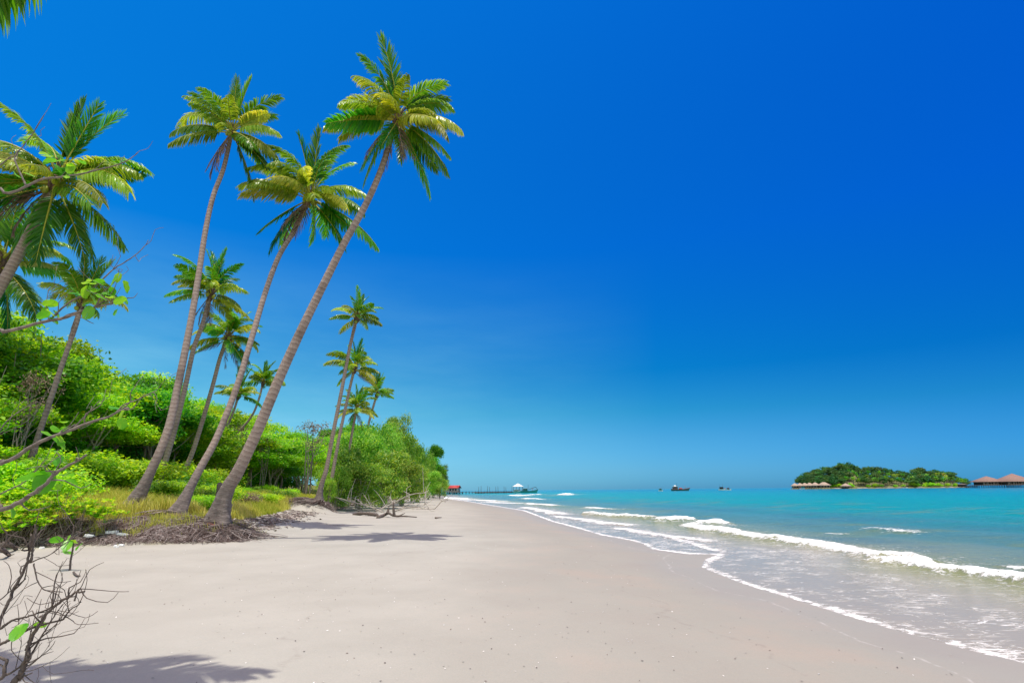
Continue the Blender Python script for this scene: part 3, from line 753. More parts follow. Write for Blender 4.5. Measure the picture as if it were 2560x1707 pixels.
def default_crown(seed, n=26, dead=2):
    """list of (class, azimuth from +X, length factor) by golden-angle order, young ones first"""
    rng = np.random.default_rng(int(seed * 1000))
    seq = []
    order = ['up'] * 4 + ['high'] * 6 + ['mid'] * 6 + ['flat', 'flatg', 'flat', 'flatg', 'flat'] + ['low', 'lowg', 'low', 'lowg'] + ['hang'] * 3
    order = order[:n] + ['dead'] * dead
    for i, c in enumerate(order):
        seq.append((c, R(137.5 * i) + rng.normal() * 0.25 + seed, 0.86 + 0.26 * rng.random()))
    return seq
def palm(label, px, ybase, ycrown, r0, r1, flen, crown, seed, group='coconut palms along the beach', zb=None, flare=0.0, nuts=6, base_ground=True, root=None, k=K, lean_crown=0.5):
    """px: trunk centre line in photo pixels from base to crown (2352-wide view, times k)"""
    rng = np.random.default_rng(seed)
    m = len(px)
    q = [P(u * k, v * k, ybase + (ycrown - ybase) * (i / (m - 1))) for i, (u, v) in enumerate(px)]
    if base_ground:
        b = q[0]
        dxy = (q[0] - q[1])
        f = 0.3
        bx, by = b[0] + dxy[0] * f, b[1] + dxy[1] * f
        g = gz(bx, by)
        if b[2] > g + 0.35:
            fall = (b[2] - g) / max(0.2, -dxy[2])
            fall = min(fall, 2.5)
            bx, by = b[0] + dxy[0] * fall * 0.6, b[1] + dxy[1] * fall * 0.6
            q = [np.array([bx, by, gz(bx, by) - 0.15])] + q
        else:
            q[0] = np.array([b[0], b[1], min(b[2], gz(b[0], b[1]) - 0.08)])
    o = q[0].copy()
    root_o = empty('coconut_palm', o, label, 'palm tree', group)
    Lapp = sum(np.linalg.norm(q[i + 1] - q[i]) for i in range(len(q) - 1))
    ns = int(max(60, min(420, Lapp / 0.045)))
    pts = spline([p - o for p in q], ns)
    seg = np.concatenate([[0], np.cumsum(np.linalg.norm(np.diff(pts, axis=0), axis=1))])
    u = seg / seg[-1]
    rad = r1 + (r0 - r1) * (1 - u) ** 1.25 + flare * np.exp(-seg / 0.55)
    rad *= 1 + 0.035 * (((seg * 5.6) % 1.0) - 0.5) + 0.03 * np.array([vnoise(s * 2.1, 0.5, seed) - 0.5 for s in seg])
    mb = MB()
    nth = 20 if ybase < 30 else 10
    mb.tube(pts, rad, nth, seg, 0)
    if flare:
        Vt = mb.V[0]
        ax = np.repeat(pts, nth, axis=0)
        th = np.tile(np.arange(nth) * 2 * math.pi / nth, len(pts))
        sg = np.repeat(seg, nth)
        lob = 1 + np.exp(-sg / 0.75) * (0.38 * np.sin(3 * th + 1 + seed) + 0.22 * np.sin(5 * th + 2.0) + 0.35 * (vnoise(th * 2.5, sg * 3.0, seed) - 0.5)) + np.exp(-sg / 2.2) * 0.16 * (vnoise(th * 3, sg * 6, seed + 3) - 0.5)
        nv = len(ax)
        Vt[:nv] = ax + (Vt[:nv] - ax) * lob[:, None]
    tr = mb.build('trunk', M['trunk'], root_o, True)
    top = pts[-1]
    ax = pts[-1] - pts[-max(3, ns // 12)]
    ax = ax / np.linalg.norm(ax)
    tilt = Vector((0, 0, 1)).lerp(Vector(ax), lean_crown).normalized()
    qt = Vector((0, 0, 1)).rotation_difference(tilt)
    sh = link('crown_fibre', SHEATH, root_o)
    sh.location = top; sh.rotation_mode = 'QUATERNION'; sh.rotation_quaternion = Vector((0, 0, 1)).rotation_difference(Vector(ax))
    s0 = max(0.7, r1 / 0.13); sh.scale = (s0, s0, s0)
    for i, (c, az, lf) in enumerate(crown):
        me = FR[c][int(rng.integers(len(FR[c])))]
        f = link('dead_frond' if c == 'dead' else 'frond', me, root_o)
        base = Vector((math.cos(az) * 0.10, math.sin(az) * 0.10, {'up': 0.35, 'high': 0.2, 'mid': 0.05, 'flat': -0.1, 'flatg': -0.1, 'low': -0.2, 'lowg': -0.2, 'hang': -0.3, 'dead': -0.4}[c])) * s0
        f.location = Vector(top) + qt @ base
        f.rotation_mode = 'QUATERNION'
        from mathutils import Quaternion
        f.rotation_quaternion = qt @ Quaternion((0, 0, 1), az) @ Quaternion((1, 0, 0), rng.normal() * (0.1 if c == 'up' else 0.42)) @ Quaternion((0, 1, 0), rng.normal() * (0.05 if c == 'up' else 0.13))
        s = flen * lf * (0.88 + 0.24 * rng.random()) * {'up': 1.0 if ybase > 26 else 1.09, 'high': 1.05, 'mid': 1.0, 'flat': 1.0, 'flatg': 1.0, 'low': 1.05, 'lowg': 1.08, 'hang': 1.15, 'dead': 0.85}[c]
        f.scale = (s, s, s)
        if c == 'dead':
            f['label'] = 'dry brown hanging frond'
    for i in range(nuts):
        n = link('coconut', NUT, root_o)
        a = seed + i * 1.3
        n.location = Vector(top) + Vector((math.cos(a) * (0.26 + 0.07 * (i % 2)), math.sin(a) * (0.26 + 0.07 * (i % 2)), -0.22 - 0.14 * (i % 3))) * s0
        n.rotation_euler = (0.4 * math.sin(a), 0.4 * math.cos(a), a)
        n.scale = (s0, s0, s0)
    return root_o, o, pts
D = R
def cr(spec):
    return [(c, D(a), l) for c, a, l in spec]
# azimuths: 0 = towards the sea (right in the photo), 90 = away from the camera, 180 = inland, 270 = towards the camera
crown1 = cr([('up', 20, 1.1), ('up', 120, 1.0), ('up', 300, .9), ('high', 195, 1.0), ('high', 250, .85), ('high', 350, .95), ('high', 60, 1.0), ('high', 20, .9), ('high', 140, 1.0),
             ('mid', 180, 1.25), ('mid', 290, .8), ('mid', 225, 1.0), ('mid', 335, .9), ('flat', 195, 1.15), ('flat', 345, 1.15), ('flatg', 60, 1.0), ('flat', 240, .9),
             ('low', 210, 1.05), ('low', 280, .8), ('lowg', 0, 1.1), ('lowg', 320, .95), ('low', 330, 1.0), ('hang', 10, 1.0), ('hang', 325, .95), ('dead', 215, 1.05), ('dead', 240, 1.0), ('dead', 195, 1.0), ('dead', 260, .9)])
crown2 = cr([('up', 90, 1.15), ('up', 340, 1.0), ('up', 210, 1.1), ('high', 40, 1.05), ('high', 330, 1.1), ('high', 160, 1.0), ('high', 215, 1.15), ('high', 120, .9),
             ('mid', 175, 1.0), ('mid', 200, 1.2), ('mid', 10, 1.1), ('mid', 290, .9), ('mid', 250, .95), ('flat', 180, 1.25), ('flat', 222, 1.05), ('flat', 350, 1.1), ('flat', 310, .9), ('flatg', 85, 1),
             ('low', 270, 1.05), ('low', 205, 1.15), ('low', 330, 1.0), ('lowg', 0, 1.2), ('lowg', 20, 1.05), ('low', 290, .9), ('lowg', 160, 1.0), ('hang', 340, 1.05), ('hang', 200, 1.05), ('hang', 10, 1.1), ('hang', 225, .9), ('dead', 240, 1.1), ('dead', 215, 1.0), ('dead', 290, 1.0)])
crown3 = cr([('up', 90, 1.15), ('up', 250, 1.15), ('up', 170, 1.1), ('high', 210, 1.05), ('high', 15, 1.1), ('high', 345, 1.15), ('high', 150, .95), ('high', 120, .9),
             ('mid', 165, 1.05), ('mid', 195, 1.1), ('mid', 230, .9), ('mid', 285, .75), ('mid', 5, 1.0), ('flatg', 175, 1.2), ('flat', 190, 1.15), ('flat', 205, .9), ('flat', 0, 1.15), ('flatg', 80, 1.0), ('flat', 345, .8),
             ('low', 250, .95), ('low', 275, 1.0), ('lowg', 190, 1.1), ('low', 205, 1.1), ('low', 335, 1.15), ('lowg', 350, 1.1), ('lowg', 60, 1), ('low', 320, 1.0), ('hang', 200, 1.1), ('hang', 320, 1.0), ('hang', 345, 1.1), ('hang', 300, .95), ('hang', 220, .9), ('low', 180, 1.0), ('lowg', 15, 1.0), ('low', 300, 1.0), ('dead', 250, 1.2), ('dead', 285, 1.1), ('dead', 225, 1.1), ('dead', 310, 1.0)])
crown4 = cr([('up', 80, 1.1), ('up', 20, 1.1), ('up', 200, 1.0), ('up', 330, 1.0), ('high', 170, 1.1), ('high', 10, 1.05), ('high', 215, 1.1), ('high', 40, 1.1), ('high', 120, .9),
             ('mid', 180, 1.3), ('mid', 0, 1.1), ('mid', 200, 1.15), ('mid', 345, 1.15), ('mid', 140, 1), ('flat', 185, 1.2), ('flat', 355, 1.25), ('flat', 215, 1.15), ('flatg', 165, 1.2), ('flat', 235, 1.0), ('flatg', 320, 1.0),
             ('low', 225, 1.2), ('low', 195, 1.2), ('low', 335, 1.3), ('lowg', 320, 1.2), ('low', 205, 1.15), ('lowg', 210, 1.2), ('low', 300, 1.1), ('lowg', 60, 1.1), ('hang', 330, 1.15), ('hang', 310, 1.1), ('hang', 225, 1.2), ('hang', 215, 1.1), ('hang', 20, 1.0), ('dead', 215, 1.2), ('dead', 230, 1.1), ('dead', 200, 1.1)])
p1, o1, _ = palm('tall curved palm with brown dead fronds below its crown, standing in dry grass', [(303, 1152), (345, 1085), (385, 990), (410, 880), (438, 740), (455, 640), (472, 530), (490, 450), (514, 385), (533, 300)], 21.8, 24.0, 0.165, 0.095, 2.6, crown1, 11, flare=0.22, nuts=7, lean_crown=0.3)
p2, o2, _ = palm('leaning palm with coconuts standing between the two tallest palms at the bank', [(408, 1164), (455, 1085), (500, 1000), (545, 885), (580, 770), (610, 670), (640, 590), (675, 530), (713, 452)], 21.5, 25.5, 0.135, 0.11, 3.0, crown2, 12, flare=0.16, nuts=6, lean_crown=0.3)
p3, o3, _ = palm('tallest leaning palm, thick ringed trunk with a split swollen foot on the bank', [(503, 1188), (520, 1130), (548, 1080), (593, 985), (641, 870), (691, 760), (745, 650), (790, 560), (840, 470), (877, 385), (913, 268)], 20.4, 19.4, 0.215, 0.105, 2.3, crown3, 13, flare=0.26, nuts=3, lean_crown=0.25)
p4, o4, _ = palm('big palm nearest the bare beach shrubs, broad crown over a trunk leaning in from inland', [(-330, 1330), (-230, 1080), (-140, 900), (-45, 735), (3, 655), (42, 585), (76, 520), (105, 465), (133, 412)], 23.0, 23.0, 0.30, 0.185, 3.1, crown4, 14, nuts=5, lean_crown=0.35)
palm('palm half hidden behind the trunk of the big inland palm, only frond tips showing', [(-190, 1180), (-130, 1000), (-75, 820), (-30, 700), (5, 605)], 28.0, 28.0, 0.26, 0.15, 3.6, default_crown(3.3, 26, 1), 15, nuts=2)
palm('slender palm in front of the forest behind the leafy foreground twig', [(62, 1080), (85, 1010), (110, 935), (135, 860), (156, 800), (175, 745), (187, 700)], 25, 25, 0.125, 0.095, 1.95, default_crown(5.1, 18, 1), 16, nuts=2)
palm('palm partly covered by the curved trunk of the tall palm with dead fronds', [(372, 1085), (400, 990), (425, 890), (445, 800), (465, 745), (485, 672)], 32, 32, 0.17, 0.12, 2.3, default_crown(1.7, 24, 4), 17, nuts=4)
palm('shorter palm with a dark hanging skirt seen between two leaning trunks', [(418, 1100), (445, 1030), (470, 950), (490, 880), (506, 820), (524, 772)], 37, 37, 0.16, 0.12, 2.25, default_crown(2.9, 26, 3), 18, nuts=3)
palm('small yellowish palm low against the forest behind the leaning trunks', [(500, 1050), (512, 1010), (526, 970), (538, 940), (548, 908)], 52, 52, 0.13, 0.10, 2.15, [(c if c != 'high' else 'mid', a, l) for c, a, l in default_crown(4.2, 20, 0)], 19, nuts=0)
palm('thin palm with a strongly bowed trunk above the forest edge', [(470, 1080), (530, 1010), (575, 960), (594, 918), (604, 878)], 56, 56, 0.13, 0.10, 2.1, default_crown(0.4, 20, 0), 20, nuts=0)
p11, o11, _ = palm('tall straight palm on a grey root mat beside the wide bushes', [(731, 1152), (738, 1115), (750, 1075), (766, 990), (784, 900), (803, 800), (820, 728)], 42, 42, 0.155, 0.12, 2.0, default_crown(2.2, 22, 1), 21, flare=0.34, nuts=3)
palm('second palm of the cluster by the wide bushes, wide crown with drooping fronds', [(762, 1100), (780, 1000), (795, 930), (806, 880), (815, 845)], 46, 46, 0.15, 0.11, 2.2, default_crown(0.9, 24, 2), 22, nuts=2)
palm('low palm of the cluster with a shaggy crown resting above the bushes', [(798, 1060), (806, 1010), (813, 970), (820, 938)], 52, 52, 0.14, 0.11, 2.0, default_crown(5.6, 24, 3), 23, nuts=2)
palm('most distant palm of the cluster, leaning over the wide bushes', [(835, 1030), (845, 980), (855, 942), (866, 905)], 62, 62, 0.15, 0.12, 2.1, default_crown(3.9, 20, 0), 24, nuts=1)
palm('palm above the camera with only two greyish frond tips in the sky corner', [tuple(proj(q)) for q in [(-7.4, 3.4, 0.2), (-6.9, 3.5, 2.5), (-6.3, 3.8, 4.8), (-5.5, 4.2, 6.8), (-4.6, 4.6, 8.2)]], 3.4, 4.6, 0.2, 0.12, 2.5, cr([('up', 250, .9), ('up', 300, 1), ('high', 330, .9), ('high', 200, 1), ('high', 270, 1), ('mid', 175, 1), ('mid', 340, 1), ('mid', 250, 1), ('mid', 355, .9), ('flat', 355, 1.0), ('flat', 330, 1.0), ('flat', 345, 1.0), ('flat', 200, 1), ('flat', 280, 1), ('low', 300, .95), ('low', 330, 1), ('low', 240, 1), ('lowg', 159, 1.3), ('lowg', 166, .9)]), 25, nuts=0, base_ground=False, k=1.0)
# the root mat under the straight palm, and the swollen roots of the tallest palm
def root_skirt(parent, o, pts3, n, seed, rmin, rmax, zdrop, name, len_k=1.0, wide=(0.012, 0.03), top=0.25):
    rng = np.random.default_rng(seed)
    mb = MB()
    for i in range(n):
        a = rng.random() * 2 * math.pi
        r1 = rmin + (rmax - rmin) * rng.random()
        x0, y0 = 0.25 * math.cos(a), 0.25 * math.sin(a)
        x1, y1 = pts3[0] * r1 * math.cos(a) + pts3[2], pts3[1] * r1 * math.sin(a)
        z1 = gz(o[0] + x1, o[1] + y1) - o[2]
        zm = gz(o[0] + (x0 + x1) / 2, o[1] + (y0 + y1) / 2) - o[2]
        p = spline([(x0, y0, top), ((x0 + x1) / 2, (y0 + y1) / 2, max(zm + 0.03, 0.5 * (top + z1)) + zdrop * rng.random() * 0.5), (x1, y1, z1 + 0.02)], 6)
        p[1:] += rng.normal(size=(5, 3)) * np.array([0.16, 0.16, 0.04])
        mb.tube(p, np.linspace(rng.uniform(*wide), 0.006, 6), 4, np.clip(0.5 + 0.25 * rng.normal(), 0, 1), 0, cap=False)
    return mb.build(name, M['root'], parent)
root_skirt(p11, o11, (1.0, 0.6, -0.9), 700, 31, 0.35, 2.3, 0.45, 'root_mat', wide=(0.015, 0.045), top=0.12)
root_skirt(p3, o3, (1.0, 1.0, 0.15), 380, 32, 0.5, 1.9, 0.10, 'root_skirt', wide=(0.006, 0.014), top=0.02)

# ================================================================== broadleaf trees, shrubs, grass
def leaves(mb, cen, size, rng, tint, up=0.7, out=None, m=0, aspect=0.5):
    """a diamond leaf at each centre"""
    n = len(cen)
    nm = rng.normal(size=(n, 3))
    nm /= np.linalg.norm(nm, axis=1)[:, None]
    nm[:, 2] += up
    if out is not None:
        nm += out
    nm /= np.linalg.norm(nm, axis=1)[:, None]
    r = rng.normal(size=(n, 3))
    u = np.cross(nm, r)
    u /= np.linalg.norm(u, axis=1)[:, None] + 1e-9
    v = np.cross(nm, u)
    s = size * (0.6 + 0.8 * rng.random(n))[:, None]
    V = np.stack([cen - u * s, cen + v * s * aspect - nm * s * 0.1, cen + u * s, cen - v * s * aspect - nm * s * 0.1], 1).reshape(-1, 3)
    Q = np.arange(4 * n).reshape(-1, 4)
    mb.add(V, Q, None, np.repeat(np.clip(tint, 0, 1), 4), m)
def crown_mesh(name, seed, H, Rr, nclump, nleaf, size, mat, flat=0.55, zmin=0.3, lobes=7, tint0=0.5, up=0.7, spread=0.13):
    """leaf clumps spread over several flattened lobes; H tree height, Rr crown radius"""
    rng = np.random.default_rng(seed)
    mb = MB()
    L = []
    for i in range(lobes):
        a = rng.random() * 2 * math.pi
        rad = Rr * (0.25 + 0.4 * rng.random()) if i else 0
        zc = H * (zmin + (0.93 - zmin) * (rng.random() if i else 0.85))
        rr = Rr * (0.35 + 0.28 * rng.random())
        L.append((rad * math.cos(a), rad * math.sin(a), min(zc, H - rr * flat), rr))
    cen, tint, outw = [], [], []
    for i in range(nclump):
        x, y, z, r = L[rng.integers(lobes)]
        d = rng.normal(size=3)
        d /= np.linalg.norm(d)
        if d[2] < -0.4: d[2] *= -0.6
        q = r * (0.72 + 0.33 * rng.random())
        c = np.array([x, y, z]) + d * q * np.array([1, 1, flat])
        tt = tint0 + 0.24 * rng.normal()
        k = nleaf
        cc = c + np.clip(rng.normal(size=(k, 3)), -1.7, 1.7) * np.array([1, 1, 0.55]) * spread * Rr
        cen.append(cc)
        tint.append(tt + 0.13 * rng.normal(size=k))
        outw.append(np.tile(d * 0.5, (k, 1)))
    leaves(mb, np.vstack(cen), size, rng, np.concatenate(tint), up, np.vstack(outw))
    return mb.mesh(name, M[mat]), L
def stems_mesh(name, seed, H, L, nstem, r0, mat, lean=0.25, spread0=0.3):
    rng = np.random.default_rng(seed)
    mb = MB()
    for i in range(nstem):
        a = rng.random() * 6.28
        b = np.array([spread0 * math.cos(a), spread0 * math.sin(a), -0.3])
        x, y, z, r = L[i % len(L)]
        tip = np.array([x, y, z + 0.2 * r])
        mid = b + (tip - b) * np.array([lean, lean, 0.5]) + rng.normal(size=3) * 0.025 * H
        p = spline([b, mid, tip], 12)
        mb.tube(p, np.linspace(r0, r0 * 0.22, 12) * (0.8 + 0.4 * rng.random()), 6, 0.5, 0, 0.1, rng)
        for k in range(4):
            j = rng.integers(5, 10)
            q = L[rng.integers(len(L))]
            e = np.array(q[:3]) + rng.normal(size=3) * q[3] * 0.5
            e[2] = max(e[2], p[j][2])
            mb.tube(spline([p[j], (p[j] + e) / 2 + rng.normal(size=3) * 0.03 * H, e], 6), np.linspace(r0 * 0.42, r0 * 0.1, 6), 5, 0.5, 0, cap=False)
    return mb.mesh(name, M[mat], True)
TREE = {}
def tree_kind(kind, n, seed, H, Rr, nclump, nleaf, size, mat, bark='bark', nstem=3, r0=0.14, **kw):
    TREE[kind] = []
    for i in range(n):
        cm, L = crown_mesh('crown', seed + i, H, Rr, nclump, nleaf, size, mat, **kw)
        sm = stems_mesh('trunk', seed + 50 + i, H, L, nstem, r0, bark)
        TREE[kind].append((cm, sm, H, Rr))
tree_kind('broad', 4, 200, 9.0, 3.6, 330, 40, 0.135, 'leaf_a', 'pale_bark', 4, 0.11, flat=0.5, zmin=0.38, lobes=9, tint0=0.58)
tree_kind('flat', 3, 220, 9.0, 4.2, 320, 40, 0.125, 'leaf_a', 'pale_bark', 4, 0.12, flat=0.28, zmin=0.5, lobes=10, tint0=0.66, spread=0.10)
tree_kind('dense', 3, 240, 9.0, 3.4, 400, 36, 0.135, 'leaf_b', 'bark', 3, 0.16, flat=0.75, zmin=0.35, lobes=8, tint0=0.52)
tree_kind('hib', 4, 260, 6.5, 3.8, 420, 26, 0.145, 'leaf_c', 'bleached', 6, 0.09, flat=0.75, zmin=0.18, lobes=10, tint0=0.52, spread=0.12)
tree_kind('fine', 2, 280, 10.0, 2.3, 210, 34, 0.15, 'leaf_d', 'bark', 2, 0.12, flat=1.15, zmin=0.45, lobes=8, tint0=0.45, spread=0.16, aspect=0.5) if False else None
tree_kind('fine', 2, 280, 10.0, 2.3, 170, 30, 0.13, 'leaf_d', 'bark', 2, 0.12, flat=1.15, zmin=0.45, lobes=8, tint0=0.45, spread=0.16)
tree_kind('bare', 1, 290, 9.0, 3.2, 60, 14, 0.12, 'leaf_dry', 'bark', 4, 0.10, flat=0.7, zmin=0.55, lobes=9, spread=0.12)
SHRUB = {'bright': [], 'olive': [], 'deep': []}
for i in range(2):
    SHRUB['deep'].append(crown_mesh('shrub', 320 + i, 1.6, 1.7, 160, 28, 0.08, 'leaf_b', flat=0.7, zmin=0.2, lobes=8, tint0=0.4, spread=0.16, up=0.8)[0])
for i in range(4):
    SHRUB['bright'].append(crown_mesh('shrub', 300 + i, 1.7, 1.7, 190, 34, 0.07, 'leaf_a', flat=0.62, zmin=0.25, lobes=8, tint0=0.68, spread=0.15, up=1.0)[0])
for i in range(3):
    SHRUB['olive'].append(crown_mesh('shrub', 310 + i, 1.5, 1.6, 190, 32, 0.065, 'leaf_c', flat=0.62, zmin=0.2, lobes=8, tint0=0.4, spread=0.15, up=1.0)[0])
def put_tree(kind, var, x, y, h, wide, label, group, cat='tree', name=None, rz=None):
    cm, sm, H, Rr = TREE[kind][var % len(TREE[kind])]
    z = gz(x, y) - 0.1
    o = empty(name or 'broadleaf_tree', (x, y, z), label, cat, group)
    rz = rz if rz is not None else (x * 13.7 + y * 7.1) % 6.28
    o.rotation_euler = (0, 0, rz)
    s = h / H
    o.scale = (s * wide, s * wide, s)
    link('crown', cm, o); link('trunk', sm, o)
    return o
SKYL = [(-300, 760), (0, 792), (60, 800), (115, 845), (150, 905), (200, 905), (270, 925), (330, 935), (375, 932), (420, 965), (440, 988), (470, 1003), (520, 1012), (560, 1020), (640, 1055), (700, 1066), (760, 1078), (830, 1080), (880, 1060), (930, 1045), (980, 1050), (1020, 1065), (1055, 1095), (1090, 1130), (1118, 1150)]
def skyline(u):
    return float(np.interp(u, [a for a, b in SKYL], [b for a, b in SKYL]))
rng = np.random.default_rng(77)
def forest():
    kinds = ['broad', 'flat', 'broad', 'dense', 'broad', 'flat']
    n = 0
    lab = {'broad': 'bright green broadleaf tree standing in the thick forest behind the palms', 'flat': 'tree with flat spreading light green layers in the thick forest', 'dense': 'dark glossy round-headed tree within the thick forest'}
    for row, (d0, dy, fac) in enumerate([(12.5, 3.3, 0.80), (17.5, 4.0, 0.93), (23.5, 5.0, 1.0)]):
        y = 19.0
        while y < 175:
            vx = np.interp(y, [v[1] for v in VEG], [v[0] for v in VEG])
            dd = d0 * np.interp(y, [20, 30, 60, 120], [1.25, 1.05, 0.95, 0.7])
            if y < 22: dd = d0 * 1.0 + 8
            x = vx - dd + rng.normal() * 0.9
            yy = y + rng.normal() * 0.8
            g = gz(x, yy)
            u, _ = proj((x, yy, g + 6))
            if -420 < u < 1090:
                top = skyline(u) + (0, 0, 0)[0]
                # real height that reaches the skyline seen in the photo
                ztop = P(u, top, yy)[2]
                h = (ztop - g) * fac * (1 + 0.05 * rng.normal())
                h = float(np.clip(h, 3.5, 15))
                kd = kinds[int(rng.integers(len(kinds)))]
                if 330 < u < 450 and row < 2: kd = 'dense'
                if u < 300 and row == 1: kd = 'flat'
                w = float(np.clip(9.0 / h, 0.75, 1.45)) * (0.95 + 0.25 * rng.random())
                if u < 60 and row == 0: h *= 0.75
                put_tree(kd, int(rng.integers(4)), x, yy, h, w, lab[kd], 'trees of the thick forest behind the beach', rz=rng.random() * 6.28)
                n += 1
            y += dy * (1 + max(0, (y - 40)) / 90)
    return n
nf = forest()
# trees that stand out
def at_px(u, y):
    """ground point seen in column u at distance y"""
    x = P(u, 1228, y)[0]
    return x, y
def special(kind, var, u, top, y, pr, label, group=None, name='broadleaf_tree'):
    """pr: crown radius in photo pixels"""
    x, yy = at_px(u, y)
    h = P(u, top, yy)[2] - gz(x, yy) + 0.1
    cm, sm, H, Rr = TREE[kind][var % len(TREE[kind])]
    wide = pr * y / FPX / (Rr * h / H)
    return put_tree(kind, var, x, yy, h, wide, label, group, name=name)
special('fine', 0, 975, 1035, 78, 28, 'feathery casuarina topping the wide bushes, left of the taller wispy one', name='casuarina_tree')
special('fine', 1, 1006, 1028, 82, 26, 'wispy dull grey-green casuarina rising highest above the wide bushes', name='casuarina_tree')
special('bare', 0, 770, 1052, 68, 55, 'nearly leafless brownish tree showing over the forest skyline beside the straight palm')
special('fine', 0, 152, 872, 46, 30, 'thin sparse tree poking over the forest behind the slender palm')
special('dense', 1, 1083, 1114, 150, 21, 'dark tall narrow tree at the far end of the wide bushes')
special('dense', 0, 1074, 1142, 146, 24, 'dark tree filling the gap between the wide bushes and the tall narrow tree')
special('dense', 2, 1100, 1160, 158, 19, 'dark low tree hanging over the water beside the red-roofed house')
special('fine', 1, 1112, 1158, 162, 12, 'light feathery tree at the outermost point of the headland')
special('bare', 0, 24, 930, 27, 60, 'pale bare-branched tree at the inland edge of the forest, nearly without leaves')
special('bare', 0, 588, 1062, 54, 40, 'pale bare-branched tree in the forest edge behind the tallest palm')
special('bare', 0, 652, 1085, 60, 36, 'small half bare tree in the forest edge seaward of the tallest palm')
# wide sea hibiscus bushes at the edge of the sand
HB = [(838, 1165, 47, 42), (815, 1195, 46, 26), (855, 1120, 50, 48), (890, 1085, 56, 60), (930, 1062, 62, 55), (900, 1160, 49, 62), (958, 1130, 55, 65), (965, 1062, 72, 50), (1000, 1085, 80, 45), (1005, 1150, 66, 55), (1030, 1112, 92, 34), (1045, 1165, 86, 42), (1050, 1122, 104, 28), (1062, 1150, 120, 26), (1072, 1178, 112, 30), (1086, 1188, 134, 24), (1100, 1196, 140, 22)]
for i, (u, tp, y, w) in enumerate(HB):
    special('hib', i, u, tp, y, w, 'wide olive-green bushy tree branching down to the sand at the edge of the beach', 'wide bushes at the edge of the sand', name='bushy_tree')

# undergrowth shrubs between the grass and the forest
nsh = 0
for row, (d0, step, hs) in enumerate([(3.6, 1.9, 0.62), (6.0, 2.2, 0.85), (8.8, 2.6, 1.1), (11.0, 3.0, 1.3), (15.5, 3.4, 1.9), (21.0, 4.0, 2.4), (28.0, 5.0, 3.0)]):
    y = 18.5
    while y < (62 if row < 4 else 95):
        vx = np.interp(y, [v[1] for v in VEG], [v[0] for v in VEG])
        x = vx - d0 - (2.0 if y < 26 else 0) * (row < 2) + rng.normal() * 0.7
        yy = y + rng.normal() * 0.6
        u, v = proj((x, yy, gz(x, yy)))
        ok = -330 < u < 900
        # keep the open grass strips clear
        if row == 0 and (u < 330 or 620 < u < 720): ok = False
        if row == 1 and u < 330 and yy < 26: ok = False
        if ok:
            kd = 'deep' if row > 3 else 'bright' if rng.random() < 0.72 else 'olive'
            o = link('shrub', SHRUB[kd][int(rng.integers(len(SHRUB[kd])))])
            s = hs * (0.8 + 0.4 * rng.random()) * (0.55 if u > 540 and row < 4 else 1.0)
            o.location = (x, yy, gz(x, yy) - 0.15)
            o.scale = (s * 1.1, s * 1.1, s)
            o.rotation_euler = (0, 0, rng.random() * 6.28)
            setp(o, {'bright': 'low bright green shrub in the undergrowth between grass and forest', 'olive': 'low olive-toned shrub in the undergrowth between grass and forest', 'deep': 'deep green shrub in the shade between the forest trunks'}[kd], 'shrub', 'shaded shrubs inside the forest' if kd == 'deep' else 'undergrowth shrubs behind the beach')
            nsh += 1
        y += step * (1 + max(0, y - 30) / 60)
for (u, y, s, kd, lab) in [(700, 44, 0.75, 'olive', 'olive shrub on the sand edge just before the straight palm with the root mat'), (668, 38, 0.55, 'bright', 'small dark green shrub at the edge of the yellow grass'), (520, 23.5, 0.5, 'bright', 'leafy shrub right behind the split foot of the tallest palm'), (470, 23.2, 0.42, 'olive', 'small shrub wedged between the feet of two leaning palms'), (160, 25, 0.55, 'bright', 'dark green shrub standing alone at the rear edge of the dry grass')]:
    x = P(u, 1240, y)[0]
    o = link('shrub', SHRUB[kd][1])
    o.location = (x, y, gz(x, y) - 0.1); o.scale = (s, s, s)
    setp(o, lab, 'shrub', 'undergrowth shrubs behind the beach')

o = link('shrub', crown_mesh('shrub', 333, 1.3, 1.5, 150, 26, 0.05, 'leaf_dry', flat=0.6, zmin=0.2, lobes=8, spread=0.15)[0])
x = P(620, 1240, 33)[0]
o.location = (x, 33, gz(x, 33) - 0.1); o.scale = (0.75, 0.75, 0.75)
setp(o, 'grey withered shrub at the edge of the sand before the yellow grass', 'shrub', 'undergrowth shrubs behind the beach')
mb = MB(); mb.tube([(0, 0, -0.2), (0.02, 0, 0.3), (0.0, 0.03, 0.62), (0.03, 0, 0.75)], [0.24, 0.2, 0.21, 0.16], 10, 0.5, 0, 0.25, np.random.default_rng(9))
o = mb.build('stump', M['drift'], None, True)
p_ = P(551, 1200, 27)
o.location = (p_[0], p_[1], gz(p_[0], p_[1]) + 0.75); o.scale = (0.6, 0.6, 0.75)
setp(o, 'short dark palm stump among the shrubs behind the two leaning trunks', 'stump')
